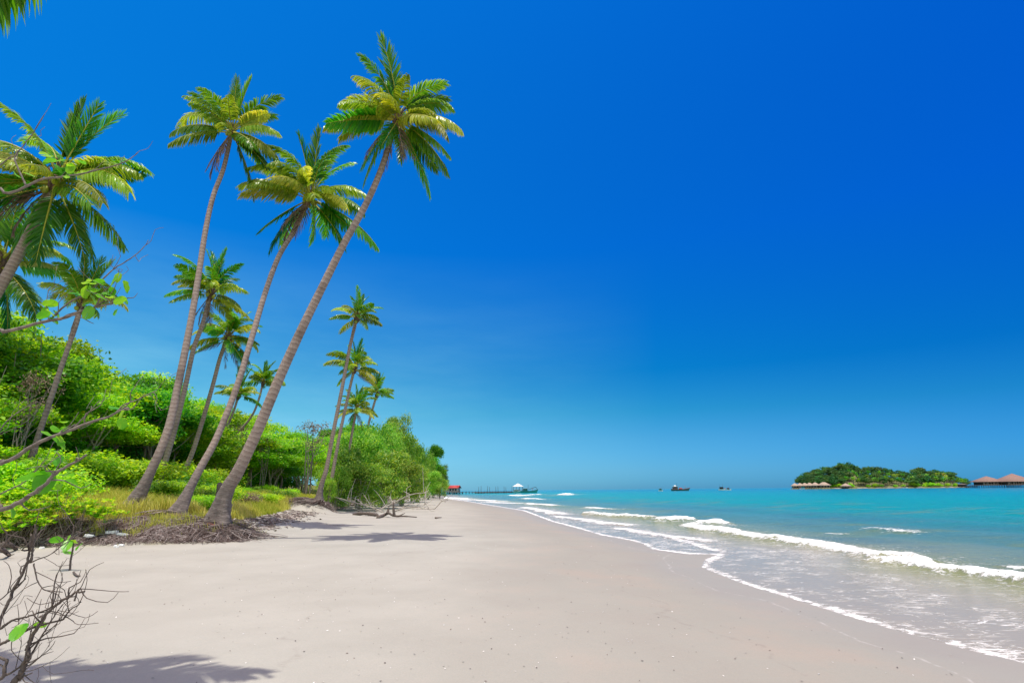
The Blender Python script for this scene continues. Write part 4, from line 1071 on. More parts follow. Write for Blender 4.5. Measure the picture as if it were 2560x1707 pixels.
# dry grass
def grass(name, n, region, hgt, seed, tint, mat='grass', wid=0.011):
    rng = np.random.default_rng(seed)
    x, y, h = region(rng, n)
    n = len(x)
    z = ground_z(x, y) - 0.03
    a = rng.random(n) * 6.28
    ln = hgt * h * (0.6 + 0.6 * rng.random(n))
    bd = 0.25 + 0.5 * rng.random(n)
    dx, dy = np.cos(a) * bd, np.sin(a) * bd
    dx -= 0.15
    b = np.stack([x, y, z], 1)
    w = np.stack([-np.sin(a), np.cos(a), 0 * a], 1) * (wid * (0.7 + 0.6 * rng.random(n)))[:, None]
    p1 = b + np.stack([dx * 0.25, dy * 0.25, np.ones(n) * 0.6], 1) * ln[:, None]
    p2 = b + np.stack([dx, dy, np.ones(n) * 0.95], 1) * ln[:, None]
    V = np.stack([b - w, b + w, p1 - w * 0.8, p1 + w * 0.8, p2], 1).reshape(-1, 3)
    i = np.arange(n)[:, None] * 5
    Q = i + np.array([[0, 1, 3, 2]])
    T = i + np.array([[2, 3, 4]])
    t = np.clip(tint(x, y) + 0.18 * rng.normal(size=n), 0, 1)
    me = np_mesh(name, V, [Q, T], M[mat], {'t': np.repeat(t, 5)})
    return setp(link(name, me), kind='stuff')
def strip(rng, n):
    y = 18.6 + 44 * rng.random(n) ** 1.7
    vx = np.interp(y, [v[1] for v in VEG], [v[0] for v in VEG])
    d = 0.6 + 7.4 * rng.random(n)
    x = vx - d
    ll = y < 22
    x = np.where(ll, -13.2 - 14 * rng.random(n), x)
    dd = sdist(x, y, VEG)
    cl = fbm(x * 0.8, y * 0.8, 8)
    lim = np.where(y < 24, 1.6, 0.9)
    keep = (dd > lim) & (dd < 9.5) & (cl > 0.33)
    return x[keep], y[keep], (0.45 + 0.9 * cl[keep]) * np.clip((dd[keep] - lim[keep]) / 0.8 + 0.45, 0.3, 1)
grass('dry_grass', 70000, strip, 0.66, 401, lambda x, y: 0.33 + 0.9 * (fbm(x * 0.4, y * 0.4, 17) - 0.5) - 0.18 * (y > 30))
# ================================================================== shore plants and litter in the foreground
def rosette(mb, p, rng, n=9, L=0.14, w=0.045, tilt=0.35, tint=0.55):
    V, Q, A = [], [], []
    k = 0
    for i in range(n):
        a = i * 2.4 + rng.random() * 0.5
        up = tilt + 0.9 * rng.random() * (1 - i / n)
        d = np.array([math.cos(a) * math.cos(up), math.sin(a) * math.cos(up), math.sin(up)])
        s = np.array([-math.sin(a), math.cos(a), 0])
        l = L * (0.7 + 0.5 * rng.random())
        q = [p + d * l * 0.08, p + d * l * 0.55 + [0, 0, l * 0.08], p + d * l * 0.95 - [0, 0, l * 0.10]]
        ww = [w * 0.25, w, w * 0.6]
        for c, h in zip(q, ww):
            V += [c - s * h * 0.5 + [0, 0, h * 0.18], c + s * h * 0.5 + [0, 0, h * 0.18]]
        t = np.clip(tint + 0.2 * rng.normal(), 0, 1)
        A += [t * 0.8, t * 0.8, t, t, min(1, t + 0.12), min(1, t + 0.12)]
        Q += [(k, k + 1, k + 3, k + 2), (k + 2, k + 3, k + 5, k + 4)]
        k += 6
    mb.add(V, Q, None, A, 0)
def naupaka(label, spots, seed, size=1.0):
    """low spreading shrub: woody stems and leaf rosettes; spots: (u, v, y, how many, spread)"""
    rng = np.random.default_rng(seed)
    c0 = P(spots[0][0], spots[0][1], spots[0][2])
    o = np.array([c0[0], c0[1], gz(c0[0], c0[1])])
    root = empty('leafy_shrub', o, label, 'shrub', 'low leafy shrubs on the bank')
    lf, st = MB(), MB()
    for (u, v, y, n, sp) in spots:
        c = P(u, v, y)
        for i in range(n):
            p = c + rng.normal(size=3) * np.array([sp, sp * 0.7, sp * 0.35])
            g = gz(p[0], p[1])
            p[2] = max(p[2], g + 0.15)
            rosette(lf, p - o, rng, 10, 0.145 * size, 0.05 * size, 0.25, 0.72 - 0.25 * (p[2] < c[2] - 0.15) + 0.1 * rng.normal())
            if i % 4 == 0:
                b = np.array([c[0] + rng.normal() * sp * 0.5, c[1] + rng.normal() * sp * 0.4, 0])
                b[2] = gz(b[0], b[1]) - 0.05
                m_ = (p + b) / 2 + rng.normal(size=3) * 0.05
                st.tube(spline([b - o, m_ - o, p - o], 7), np.linspace(0.010, 0.005, 7), 5, 0.5, 0, cap=False)
    lf.build('foliage', M['naupaka'], root)
    st.build('stem', M['branch'], root, True)
    return root
naupaka('low glossy shrub with leaf rosettes on the bank behind the thin sapling', [(175, 1265, 18.9, 46, 0.48), (215, 1272, 18.9, 40, 0.46), (120, 1265, 18.7, 40, 0.48), (255, 1284, 18.8, 20, 0.3), (80, 1278, 18.5, 34, 0.46), (280, 1286, 18.8, 9, 0.2)], 61, 1.25)
naupaka('low yellowish-green shrub at the inland end of the bank, leaves drooping over the roots', [(20, 1292, 18.0, 46, 0.5), (-30, 1280, 18.2, 40, 0.6), (55, 1302, 17.9, 26, 0.4), (95, 1310, 17.9, 10, 0.2), (0, 1322, 17.5, 20, 0.35), (-100, 1290, 18.2, 44, 0.6)], 62, 1.3)

# the leafy beach tree whose limbs reach in from the left
def heart_leaf(seed):
    rng = np.random.default_rng(seed)
    n = 14
    V = [(0, 0, 0)]
    for i in range(n + 1):
        a = -math.pi + 2 * math.pi * i / n
        r = 0.5 * (1 - 0.28 * math.cos(a)) * (1 + 0.12 * math.cos(2 * a))
        x = 0.42 - r * math.cos(a) * 0.95
        y = r * math.sin(a) * 0.86
        V.append((x, y, 0.16 * abs(y) - 0.22 * x * x + 0.03 * rng.normal()))
    V[0] = (0.42, 0, -0.06)
    T = [(0, i, i + 1) for i in range(1, n + 1)]
    t0 = 0.35 + 0.45 * rng.random()
    mb = MB().add(V, None, T, t0 + 0.1 * rng.normal(size=len(V)))
    return mb.mesh('leaf', M['hib'], True)
LEAF = [heart_leaf(i) for i in range(5)]
def limb(root, o, px, y, r0, r1, name='branch', mat='branch', seed=0, n=40, twigs=0, dy=0.0):
    rng = np.random.default_rng(seed)
    m = len(px)
    pts = [P(u, v, y + dy * i / max(1, m - 1)) for i, (u, v) in enumerate(px)]
    p = spline([q - o for q in pts], n)
    p[1:-1] += rng.normal(size=(n - 2, 3)) * r0 * 0.12
    if mat == 'twig' and name == 'branch': r0, r1 = r0 * 0.82, r1 * 0.8
    mb = MB()
    mb.tube(p, np.linspace(r0, r1, n) * (1 + 0.12 * (rng.random(n) - 0.5)), 8, 0.5, 0, 0.15, rng)
    for i in range(twigs):
        j = int(n * (0.25 + 0.7 * rng.random()))
        d = p[min(j + 2, n - 1)] - p[j - 2]
        d /= np.linalg.norm(d)
        e = d * 0.8 + rng.normal(size=3) * np.array([0.5, 0.35, 0.6])
        e /= np.linalg.norm(e)
        l = 0.06 + 0.17 * rng.random()
        q = spline([p[j], p[j] + e * l * 0.35 + rng.normal(size=3) * 0.014, p[j] + e * l * 0.7 + rng.normal(size=3) * 0.016, p[j] + e * l + np.array([0, 0, 0.05 * rng.random()])], 7)
        mb.tube(q, np.linspace(min(r1 * 1.1, 0.0045), 0.0012, 7), 5, 0.5, 0)
    mb.build(name, M[mat], root, True)
    return p + o
def leaf_at(root, o, u, v, y, size, seed):
    rng = np.random.default_rng(seed)
    f = link('leaf', LEAF[seed % 5], root)
    f.location = Vector(P(u, v, y) - o)
    f.rotation_euler = (rng.normal() * 0.5, 0.25 + rng.normal() * 0.55, rng.random() * 6.28)
    f.scale = (size, size, size)
YT = 3.25
to = np.array([-4.35, 3.3, gz(-4.35, 3.3)])
tree = empty('beach_tree', to, 'leafy beach tree whose grey limbs with round leaves reach in from inland', 'tree')
mb = MB()
mb.tube(spline([(0, 0, -0.2), (0.1, 0, 0.8), (0.05, 0.05, 1.7), (0.25, 0, 2.6), (0.3, -0.05, 3.6), (0.1, 0, 4.6)], 40), np.linspace(0.09, 0.03, 40), 12, 0.5, 0, 0.12, np.random.default_rng(3))
mb.build('trunk', M['branch'], tree, True)
def tp(h, dx=0.0):
    return tuple(proj(to + np.array([0.12 + dx, 0.0, h])))
limb(tree, to, [tp(1.9), (-60, 850), (20, 828), (120, 802), (160, 795), (200, 778), (250, 765), (295, 753), (318, 746)], YT, 0.013, 0.004, seed=1, twigs=7)
limb(tree, to, [(122, 803), (150, 775), (180, 752), (215, 735), (255, 700), (285, 672), (318, 652), (345, 632), (362, 615), (371, 600)], YT, 0.006, 0.0018, seed=2, twigs=4)
limb(tree, to, [(238, 770), (255, 735), (272, 718), (290, 700), (298, 672)], YT, 0.004, 0.0015, seed=3, twigs=2)
limb(tree, to, [(240, 768), (268, 745), (285, 722), (292, 704)], YT, 0.004, 0.0015, seed=31, twigs=2)
limb(tree, to, [(122, 803), (116, 765), (118, 742), (122, 720)], YT, 0.003, 0.001, seed=32, twigs=3)
limb(tree, to, [tp(2.6), (-60, 495), (20, 484), (62, 468), (105, 448), (150, 443), (200, 435), (250, 424), (300, 410), (328, 395), (345, 382)], YT + 0.1, 0.010, 0.002, seed=4, twigs=5)
limb(tree, to, [(66, 466), (45, 420), (38, 392), (62, 360), (85, 330), (112, 285)], YT + 0.1, 0.006, 0.0018, seed=5, twigs=3)
limb(tree, to, [(-40, 420), (-5, 415), (20, 398), (38, 388)], YT + 0.1, 0.005, 0.002, seed=33, twigs=1)
limb(tree, to, [tp(1.1), (-60, 1178), (0, 1160), (40, 1142), (90, 1110), (130, 1092), (170, 1078), (215, 1058), (265, 1043), (310, 1022), (322, 1020)], YT - 0.05, 0.014, 0.005, seed=6, twigs=6)
limb(tree, to, [(182, 1072), (198, 1055), (222, 1030), (250, 1000)], YT - 0.05, 0.005, 0.0015, seed=7, twigs=2)
limb(tree, to, [(290, 1032), (310, 1012), (340, 1000), (372, 984), (392, 976)], YT - 0.05, 0.005, 0.0016, seed=8, twigs=3)
limb(tree, to, [tp(0.9), (-60, 1292), (0, 1275), (50, 1255), (85, 1232), (115, 1208), (140, 1182), (168, 1165), (200, 1147), (215, 1135)], YT - 0.15, 0.015, 0.005, seed=9, twigs=7)
limb(tree, to, [(-30, 1250), (20, 1225), (60, 1205), (95, 1170), (120, 1145)], YT + 0.2, 0.005, 0.0015, seed=34, twigs=5)
limb(tree, to, [tp(1.5), (-60, 1110), (-10, 1085), (20, 1050), (60, 1020), (95, 1005)], YT + 0.25, 0.006, 0.0015, seed=35, twigs=6)
k = 0
for (u, v, s) in [(205, 722, .11), (222, 735, .12), (232, 712, .10), (214, 748, .11), (240, 740, .10), (200, 740, .09), (226, 762, .11), (248, 722, .09), (210, 705, .09), (236, 755, .08), (190, 730, .08),
                  (296, 690, .10), (308, 700, .09), (292, 708, .08), (262, 712, .09), (284, 738, .08), (300, 740, .08), (318, 745, .09), (268, 742, .08), (278, 716, .07), (310, 712, .07), (294, 772, .06),
                  (104, 762, .10), (112, 772, .08), (128, 782, .09), (122, 792, .08), (108, 786, .06), (132, 775, .07),
                  (128, 390, .10), (142, 398, .10), (134, 410, .08), (165, 402, .10), (180, 408, .09), (172, 418, .08), (192, 402, .08), (150, 385, .07), (40, 440, .09), (56, 432, .08), (160, 440, .06),
                  (100, 1076, .15), (128, 1078, .10), (150, 1068, .08), (160, 1058, .07), (140, 1086, .07), (160, 1100, .07), (300, 1022, .10), (302, 1042, .09), (290, 1030, .06), (312, 1024, .07),
                  (122, 1172, .13), (128, 1188, .14), (152, 1186, .10), (190, 1172, .10), (200, 1186, .11), (160, 1200, .09), (140, 1166, .08), (176, 1206, .07), (150, 1208, .06), (8, 1262, .09), (28, 1268, .07)]:
    leaf_at(tree, to, u, v, YT - 0.02 + 0.04 * math.sin(k), s * (0.76 if s < 0.125 else 1.0), k)
    k += 1

# bare shrub at the near corner and the sapling on the sand
bo = np.array([-3.25, 2.75, gz(-3.25, 2.75)])
bare = empty('bare_shrub', bo, 'leafless grey-brown shrub with tangled twigs standing nearest on the sand', 'shrub')
YB = 2.95
def q5(l):
    return [(x / 2.816, 1150 + y / 2.816) for x, y in l]
def q4(l):
    return [(x / 5.107, 1400 + y / 5.107) for x, y in l]
bp = tuple(proj(bo + np.array([0.25, 0.05, 0.05])))
limb(bare, bo, [bp, (-60, 1900)] + q4([(150, 1600), (260, 1480), (285, 1400), (320, 1300), (370, 1230), (350, 1150), (370, 1080), (410, 980), (470, 870), (530, 780), (640, 640), (760, 540), (900, 450), (1000, 400), (1085, 395)]), YB, 0.019, 0.005, 'branch', 'twig', 41, 60, 8)
limb(bare, bo, [bp] + q4([(-300, 1250), (0, 1075), (130, 1010), (320, 900), (480, 840), (640, 795), (800, 755), (850, 690), (910, 620), (1000, 565), (1035, 510)]), YB + 0.03, 0.010, 0.0025, 'branch', 'twig', 42, 50, 8)
limb(bare, bo, [bp] + q4([(-250, 1000), (0, 870), (100, 800), (190, 755), (320, 730), (480, 670), (650, 600), (700, 500), (715, 410)]), YB + 0.05, 0.009, 0.003, 'branch', 'twig', 43, 50, 6)
limb(bare, bo, [bp] + q5([(-150, 1500), (-40, 1250), (0, 1120), (60, 1000), (100, 900), (130, 850), (190, 720), (205, 650), (210, 600), (218, 520)]), YB + 0.08, 0.012, 0.005, 'branch', 'twig', 44, 50, 7)
limb(bare, bo, q5([(208, 720), (225, 690), (228, 640), (240, 560), (248, 500), (248, 450)]), YB + 0.08, 0.007, 0.005, 'branch', 'twig', 45, 24, 1)
limb(bare, bo, q5([(215, 722), (270, 695), (330, 675), (390, 640), (430, 600), (452, 570)]), YB + 0.08, 0.004, 0.0015, 'branch', 'twig', 46, 26, 6)
limb(bare, bo, q5([(238, 725), (245, 770), (262, 840), (305, 908), (360, 918), (440, 928)]), YB + 0.08, 0.0045, 0.0025, 'branch', 'twig', 47, 26, 5)
limb(bare, bo, [(-30, 1700)] + q5([(15, 1530), (35, 1450), (45, 1410), (0, 1388), (-40, 1385)]), YB - 0.05, 0.011, 0.006, 'branch', 'twig', 48, 26, 1)
limb(bare, bo, q4([(30, 1480), (150, 1430), (260, 1350), (330, 1270)]), YB, 0.007, 0.004, 'branch', 'twig', 49, 20, 3)
limb(bare, bo, q4([(400, 1200), (470, 1080), (560, 920), (650, 780), (720, 670), (800, 560)]), YB + 0.02, 0.006, 0.002, 'branch', 'twig', 50, 28, 7)
limb(bare, bo, q4([(-80, 560), (20, 490), (160, 370), (330, 235)]), YB + 0.1, 0.004, 0.003, 'branch', 'twig', 51, 20, 2)
limb(bare, bo, q4([(300, 1420), (420, 1400), (560, 1340), (720, 1250), (890, 1100)]), YB, 0.0022, 0.0010, 'branch', 'twig', 52, 20, 3)
limb(bare, bo, q4([(330, 1390), (480, 1260), (620, 1090), (700, 860)]), YB, 0.0025, 0.0010, 'branch', 'twig', 53, 20, 3)
limb(bare, bo, q4([(0, 740), (120, 620), (240, 470), (340, 300)]), YB + 0.1, 0.0025, 0.0010, 'branch', 'twig', 54, 20, 2)
limb(bare, bo, q4([(200, 1380), (240, 1200), (270, 1080), (265, 980), (235, 890)]), YB, 0.0022, 0.0010, 'branch', 'twig', 55, 20, 2)
limb(bare, bo, q4([(950, 520), (975, 430), (1000, 370), (1040, 370)]), YB, 0.005, 0.003, 'branch', 'twig', 56, 14, 4)
leaf_at(bare, bo, 66, 1556, YB, 0.085, 71)
leaf_at(bare, bo, 84, 1558, YB, 0.06, 72)
limb(bare, bo, q4([(250, 1540), (290, 1480), (350, 1460), (410, 1435)]), YB, 0.005, 0.003, 'branch', 'twig', 57, 14, 2)

YS = None
sp = G(173, 1425, 0.0)
so = np.array([sp[0], sp[1], gz(sp[0], sp[1]) - 0.03])
sap = empty('sapling', so, 'thin dark sapling with few leaves standing alone on the sand before the bank', 'sapling')
YS = so[1]
def q1(l):
    return [(x / 6.533, 1230 + y / 6.533) for x, y in l]
limb(sap, so, q1([(1135, 1290), (1150, 1150), (1170, 1020), (1195, 900), (1180, 780), (1190, 680), (1210, 560)]), YS, 0.022, 0.013, 'trunk', 'twig', 81, 40)
limb(sap, so, q1([(1208, 560), (1150, 460), (1100, 380), (1045, 300), (960, 180), (940, 0), (935, -150)]), YS, 0.011, 0.003, 'branch', 'twig', 82, 30, 4)
limb(sap, so, q1([(1212, 560), (1270, 490), (1330, 400), (1390, 290)]), YS, 0.010, 0.004, 'branch', 'twig', 83, 26, 4)
limb(sap, so, q1([(1180, 900), (1260, 850), (1360, 740), (1480, 640), (1600, 540)]), YS, 0.006, 0.002, 'branch', 'twig', 84, 26, 5)
limb(sap, so, q1([(1180, 1040), (1280, 970), (1380, 880), (1480, 770)]), YS, 0.006, 0.002, 'branch', 'twig', 85, 26, 5)
limb(sap, so, q1([(1200, 800), (1260, 710), (1300, 610)]), YS, 0.006, 0.003, 'branch', 'twig', 86, 20, 2)
limb(sap, so, q1([(1145, 1090), (1070, 1060)]), YS, 0.004, 0.002, 'branch', 'twig', 87, 10, 0)
limb(sap, so, q1([(1060, 260), (1090, 130), (1120, 0)]), YS, 0.005, 0.002, 'branch', 'twig', 88, 14, 2)
for i, (x, y, s) in enumerate([(1040, 770, .24), (1130, 775, .26), (1090, 785, .2), (1270, 820, .2), (1350, 830, .18), (1000, 970, .26)]):
    u, v = x / 6.533, 1230 + y / 6.533
    leaf_at(sap, so, u, v, YS, s, 90 + i)

# ---- dead roots and palm litter all over the bank
def scatter_roots(name, n, seed, sampler, length=(0.2, 0.7), rad=(0.006, 0.014), lift=0.06):
    rng = np.random.default_rng(seed)
    mb = MB()
    for i in range(n):
        x, y, dx, dy = sampler(rng)
        l = rng.uniform(*length)
        a = (rng.random() - 0.5) * 3.0
        ca, sa = math.cos(a), math.sin(a)
        ux, uy = dx * ca - dy * sa, dx * sa + dy * ca
        q = []
        cv = rng.normal() * 0.25
        for k in range(5):
            f = k / 4 - 0.5
            px_, py_ = x + ux * l * f - uy * cv * l * f * f, y + uy * l * f + ux * cv * l * f * f
            q.append((px_, py_, 0))
        q = np.array(q)
        q[:, 2] = ground_z(q[:, 0], q[:, 1]) + 0.012 + lift * rng.random() * np.sin(np.linspace(0, math.pi, 5))
        mb.tube(q, np.linspace(rng.uniform(*rad), 0.004, 5), 4, float(np.clip(0.45 + 0.28 * rng.normal(), 0, 1)), 0, cap=False)
    return setp(mb.build(name, M['root']), kind='stuff')
def bank(rng):
    if rng.random() < 0.62:
        t = rng.random()
        x = -9.4 - 3.4 * t ** 1.3
    else:
        x = -12.5 - 6.5 * rng.random()
    yv = np.interp(-x, [9.0, 9.3, 11.6, 16, 22], [20.6, 19.5, 18.6, 17.7, 17.2])
    y = yv + 2.0 * rng.random() ** 1.4 + 0.02
    return x, y, -0.35 + 0.5 * rng.random(), -1.0
scatter_roots('root_tangle', 6500, 501, bank, (0.15, 0.6), (0.004, 0.011), 0.045)
def right_side(rng):
    y = 19.5 + 2.2 * rng.random()
    x = -8.9 - 1.2 * rng.random() - 0.2 * (y - 19.5)
    return x, y, 1.0, -0.4 * (20.5 - y)
scatter_roots('root_tangle', 1500, 502, right_side, (0.15, 0.5), (0.004, 0.011), 0.045)
def drift_line(rng):
    y = 24 + 30 * rng.random()
    x = np.interp(y, [v[1] for v in VEG], [v[0] for v in VEG]) + rng.normal() * 0.5 - 0.1
    a = rng.random() * 6.28
    return x, y, math.cos(a), math.sin(a)
scatter_roots('drift_debris', 900, 503, drift_line, (0.15, 0.7), (0.008, 0.028), 0.05)
def far_drift(rng):
    y = 50 + 70 * rng.random()
    x = np.interp(y, [v[1] for v in VEG], [v[0] for v in VEG]) + rng.normal() * 0.6 + 0.3
    a = rng.random() * 6.28
    return x, y, math.cos(a), math.sin(a)
scatter_roots('drift_debris', 600, 504, far_drift, (0.3, 1.3), (0.015, 0.045), 0.15)
# sparse grass tufts on top of the bank
def tufts(rng, n):
    k = 60
    cx = -19 + 9.6 * rng.random(k)
    cy = np.interp(-cx, [9.0, 9.3, 11.6, 16, 22], [20.6, 19.5, 18.6, 17.7, 17.2]) + 0.5 + 1.8 * rng.random(k)
    i = rng.integers(k, size=n)
    return cx[i] + rng.normal(size=n) * 0.14, cy[i] + rng.normal(size=n) * 0.12, 0.35 + 0.5 * rng.random(n)
grass('grass_tufts', 3600, tufts, 0.42, 402, lambda x, y: 0.25 + 0 * x, wid=0.006)
# pale coral rubble along the drift line
rng = np.random.default_rng(505)
n = 900
y = 23 + 34 * rng.random(n)
x = np.interp(y, [v[1] for v in VEG], [v[0] for v in VEG]) + rng.normal(size=n) * 0.45
a = np.stack([x, y, ground_z(x, y) + 0.03], 1)
mb = MB()
leaves(mb, a, 0.075, rng, rng.random(n), 1.5, aspect=0.8)
setp(mb.build('coral_rubble', M['bleached']), kind='stuff')
# shell grit on the open sand
n = 1700
r = 3.2 + 22 * rng.random(n) ** 1.3
th = np.radians(-42 + 78 * rng.random(n))
x, y = r * np.sin(th), r * np.cos(th)
ok = (sdist(x, y, WATER) > 0.5) & (sdist(x, y, VEG) < -0.3)
x, y = x[ok], y[ok]
mb = MB()
n = len(x)
for kind_t, sel in ((0.05, rng.random(n) < 0.62),):
    pass
leaves(mb, np.stack([x, y, ground_z(x, y) + + 0.008], 1), 0.012, rng, np.where(rng.random(n) < 0.6, 0.02 + 0.2 * rng.random(n), 0.8 + 0.2 * rng.random(n)), 2.5, aspect=0.6)
m, nt, bs, out = new_mat('shell_grit')
nt.links.new(ramp(nt, attr(nt, 't').outputs['Fac'], [(0, (0.07, 0.05, 0.04)), (0.3, (0.2, 0.15, 0.11)), (0.7, (0.6, 0.55, 0.48)), (1, (0.8, 0.78, 0.74))]), bs.inputs['Base Color'])
setp(mb.build('shell_grit', m), kind='stuff')

# fallen dry palm fronds lying on the bank
def lay(me, u, v, y, az, s, label, name='fallen_frond'):
    o = link(name, me)
    p = P(u, v, y)
    o.location = (p[0], p[1], gz(p[0], p[1]) + 0.05)
    o.rotation_euler = (0.1, 0.05, az)
    o.scale = (s, s, s)
    return setp(o, label, 'fallen frond', 'dry palm fronds fallen on the bank')
FALL = frond_mesh('fallen_frond', 0.22, 0.5, 909, M['root'], M['root'], lift=0.05, tint=0.62, fwd=(0.5, 1.1), droop=0.25, npair=34)
lay(FALL, 470, 1290, 21.6, R(195), 1.5, 'dry grey palm frond fallen on the roots just inland of the tallest palm')
lay(FALL, 440, 1285, 21.2, R(215), 1.3, 'dry grey palm frond fallen before the foot of the leaning palm with coconuts')
lay(FALL, 330, 1285, 21.0, R(250), 1.4, 'dry grey palm frond draped down the bank below the curved palm')
lay(FALL, 300, 1300, 19.6, R(285), 1.0, 'short dry frond fallen near the two white foam blocks')

# ---- small litter
def chunk(name, mat, u, v, y, d, rz, label, cat, group=None, seed=0, jag=0.25, parent=None):
    import bmesh
    rng = np.random.default_rng(seed)
    bm = bmesh.new()
    bmesh.ops.create_cube(bm, size=1)
    bmesh.ops.bevel(bm, geom=list(bm.edges), offset=0.16, segments=2, affect='EDGES')
    for vv in bm.verts:
        vv.co = Vector((vv.co.x * d[0], vv.co.y * d[1], vv.co.z * d[2])) + Vector(rng.normal(size=3)) * jag * min(d) * 0.3
    me = bpy.data.meshes.new(name)
    bm.to_mesh(me); bm.free()
    me.materials.append(M[mat])
    o = link(name, me)
    p = P(u, v, y)
    o.location = (p[0], p[1], gz(p[0], p[1]) + d[2] * 0.42)
    o.rotation_euler = (rng.normal() * 0.12, rng.normal() * 0.12, rz)
    return setp(o, label, cat, group)
fg = 'white foam pieces washed up on the bank'
chunk('foam_block', 'foam_plastic', 279, 1288, 18.9, (0.15, 0.14, 0.11), 0.3, 'white foam block at the end of the leafy shrub, inland one of two touching', 'foam block', fg, 1)
chunk('foam_block', 'foam_plastic', 294, 1286, 18.95, (0.17, 0.14, 0.13), 0.1, 'larger white foam block at the end of the leafy shrub, seaward one of two touching', 'foam block', fg, 2)
chunk('foam_block', 'foam_plastic', 232, 1298, 18.6, (0.28, 0.16, 0.10), 0.6, 'slanting white foam slab half buried under the leafy shrub', 'foam block', fg, 3)
chunk('foam_block', 'foam_plastic', 312, 1302, 18.9, (0.36, 0.2, 0.08), -0.1, 'flat whitish slab lying inland of the fallen fronds', 'foam block', fg, 4)
chunk('foam_block', 'foam_plastic', 309, 1331, 18.2, (0.15, 0.11, 0.07), 0.4, 'bright white foam scrap halfway down the bank face', 'foam block', fg, 5)
chunk('foam_block', 'foam_plastic', 292, 1340, 17.9, (0.08, 0.07, 0.07), 0.9, 'small square foam bit low on the bank face', 'foam block', fg, 6)
chunk('foam_block', 'foam_plastic', 296, 1350, 17.8, (0.07, 0.05, 0.06), 0.2, 'tiny foam bit at the very foot of the bank face', 'foam block', fg, 7)
chunk('foam_block', 'foam_plastic', 110, 1342, 17.6, (0.16, 0.1, 0.06), -0.5, 'flat foam scrap on the dark bank foot inland of the sapling', 'foam block', fg, 8)
chunk('brick', 'rust', 528, 1304, 19.9, (0.24, 0.14, 0.12), 0.5, 'broken red brick at the foot of the tallest palm, larger one', 'brick', 'red bricks on the root bank', 9)
chunk('brick', 'rust', 556, 1308, 19.9, (0.16, 0.12, 0.09), -0.3, 'small red brick piece below the foot of the tallest palm, seaward one', 'brick', 'red bricks on the root bank', 10)
# green plastic bottle
bt = empty('bottle', P(505, 1262, 24.5) * np.array([1, 1, 0]) + np.array([0, 0, gz(*P(505, 1262, 24.5)[:2]) + 0.06]), 'green plastic bottle lying in the debris inland of the tallest palm', 'bottle')
mb = MB(); mb.tube([(0, 0, 0), (0.05, 0, 0.02), (0.22, 0, 0.1), (0.27, 0, 0.13), (0.32, 0, 0.155)], [0.055, 0.07, 0.07, 0.04, 0.022], 12)
mb.build('body', M['green_glass'], bt, True)
mb = MB(); mb.tube([(0.32, 0, 0.155), (0.345, 0, 0.168)], [0.026, 0.026], 10); mb.build('cap', M['white'], bt, True)
# stick on the sand by the sapling
def stick(px, zl, r0, r1, label, name='stick', mat='drift', cat='stick', group=None, seed=0, twigs=()):
    rng = np.random.default_rng(seed)
    pts = []
    for i, (u, v) in enumerate(px):
        p = G(u, v, zl[i] if hasattr(zl, '__len__') else zl)
        pts.append(p)
    o = pts[0].copy()
    n = 24
    p = spline([q - o for q in pts], n)
    mb = MB()
    rad = np.linspace(r0, r1, n) * (1 + 0.25 * (rng.random(n) - 0.5))
    mb.tube(p, rad, 9, 0.5, 0, 0.3, rng)
    for (f, d, l, r) in twigs:
        j = int(f * (n - 1))
        d = np.array(d, float)
        q = spline([p[j], p[j] + d * l * 0.5 + rng.normal(size=3) * 0.06 * l, p[j] + d * l], 8)
        mb.tube(q, np.linspace(r, r * 0.35, 8), 7, 0.5, 0, 0.25, rng)
    ob = mb.build(name, M[mat], None, True)
    ob.location = o
    return setp(ob, label, cat, group)
stick([(184, 1430), (192, 1438), (200, 1439)], 0.02, 0.02, 0.012, 'short bent brown stick lying on sand beside the sapling', mat='twig')
stick([(815, 1311), (840, 1313), (862, 1312)], 0.03, 0.03, 0.01, 'thin dark stick lying flat on the open sand beneath the palm shadows', mat='twig', seed=4)
stick([(710, 1289), (728, 1291), (745, 1287)], 0.06, 0.035, 0.02, 'short dark stick lying inside the palm crown shadows on the sand', mat='twig', seed=5)
# driftwood logs in the middle of the beach
dl = 'driftwood logs on the open sand'
stick([(884, 1286), (905, 1283), (930, 1285), (945, 1288)], [0.05, 0.16, 0.14, 0.06], 0.10, 0.11, 'gnarled driftwood log on the open sand, its low flat inland piece', 'driftwood', 'drift', 'driftwood', dl, 6, [(0.3, (0.2, 0, 0.5), 0.3, 0.05), (0.6, (0.7, -0.4, 0.1), 0.6, 0.06), (0.9, (0.5, -0.6, 0.0), 0.5, 0.05)])
stick([(945, 1294), (962, 1286), (972, 1282), (985, 1289), (1010, 1290), (1042, 1292)], [0.03, 0.12, 0.25, 0.10, 0.10, 0.03], 0.11, 0.03, 'gnarled driftwood log on the open sand with an upright broken prong', 'driftwood', 'drift', 'driftwood', dl, 7, [(0.62, (-0.12, 0, 1.0), 0.85, 0.11), (0.35, (0.1, 0.1, 0.9), 0.42, 0.11), (0.72, (0.8, 0.1, 0.35), 0.5, 0.05), (0.1, (-0.8, -0.3, 0.0), 0.5, 0.05)])
stick([(1088, 1294), (1104, 1293)], 0.04, 0.05, 0.02, 'small dark piece of wood on the sand towards the water', 'driftwood', 'drift', 'driftwood', dl, 8)
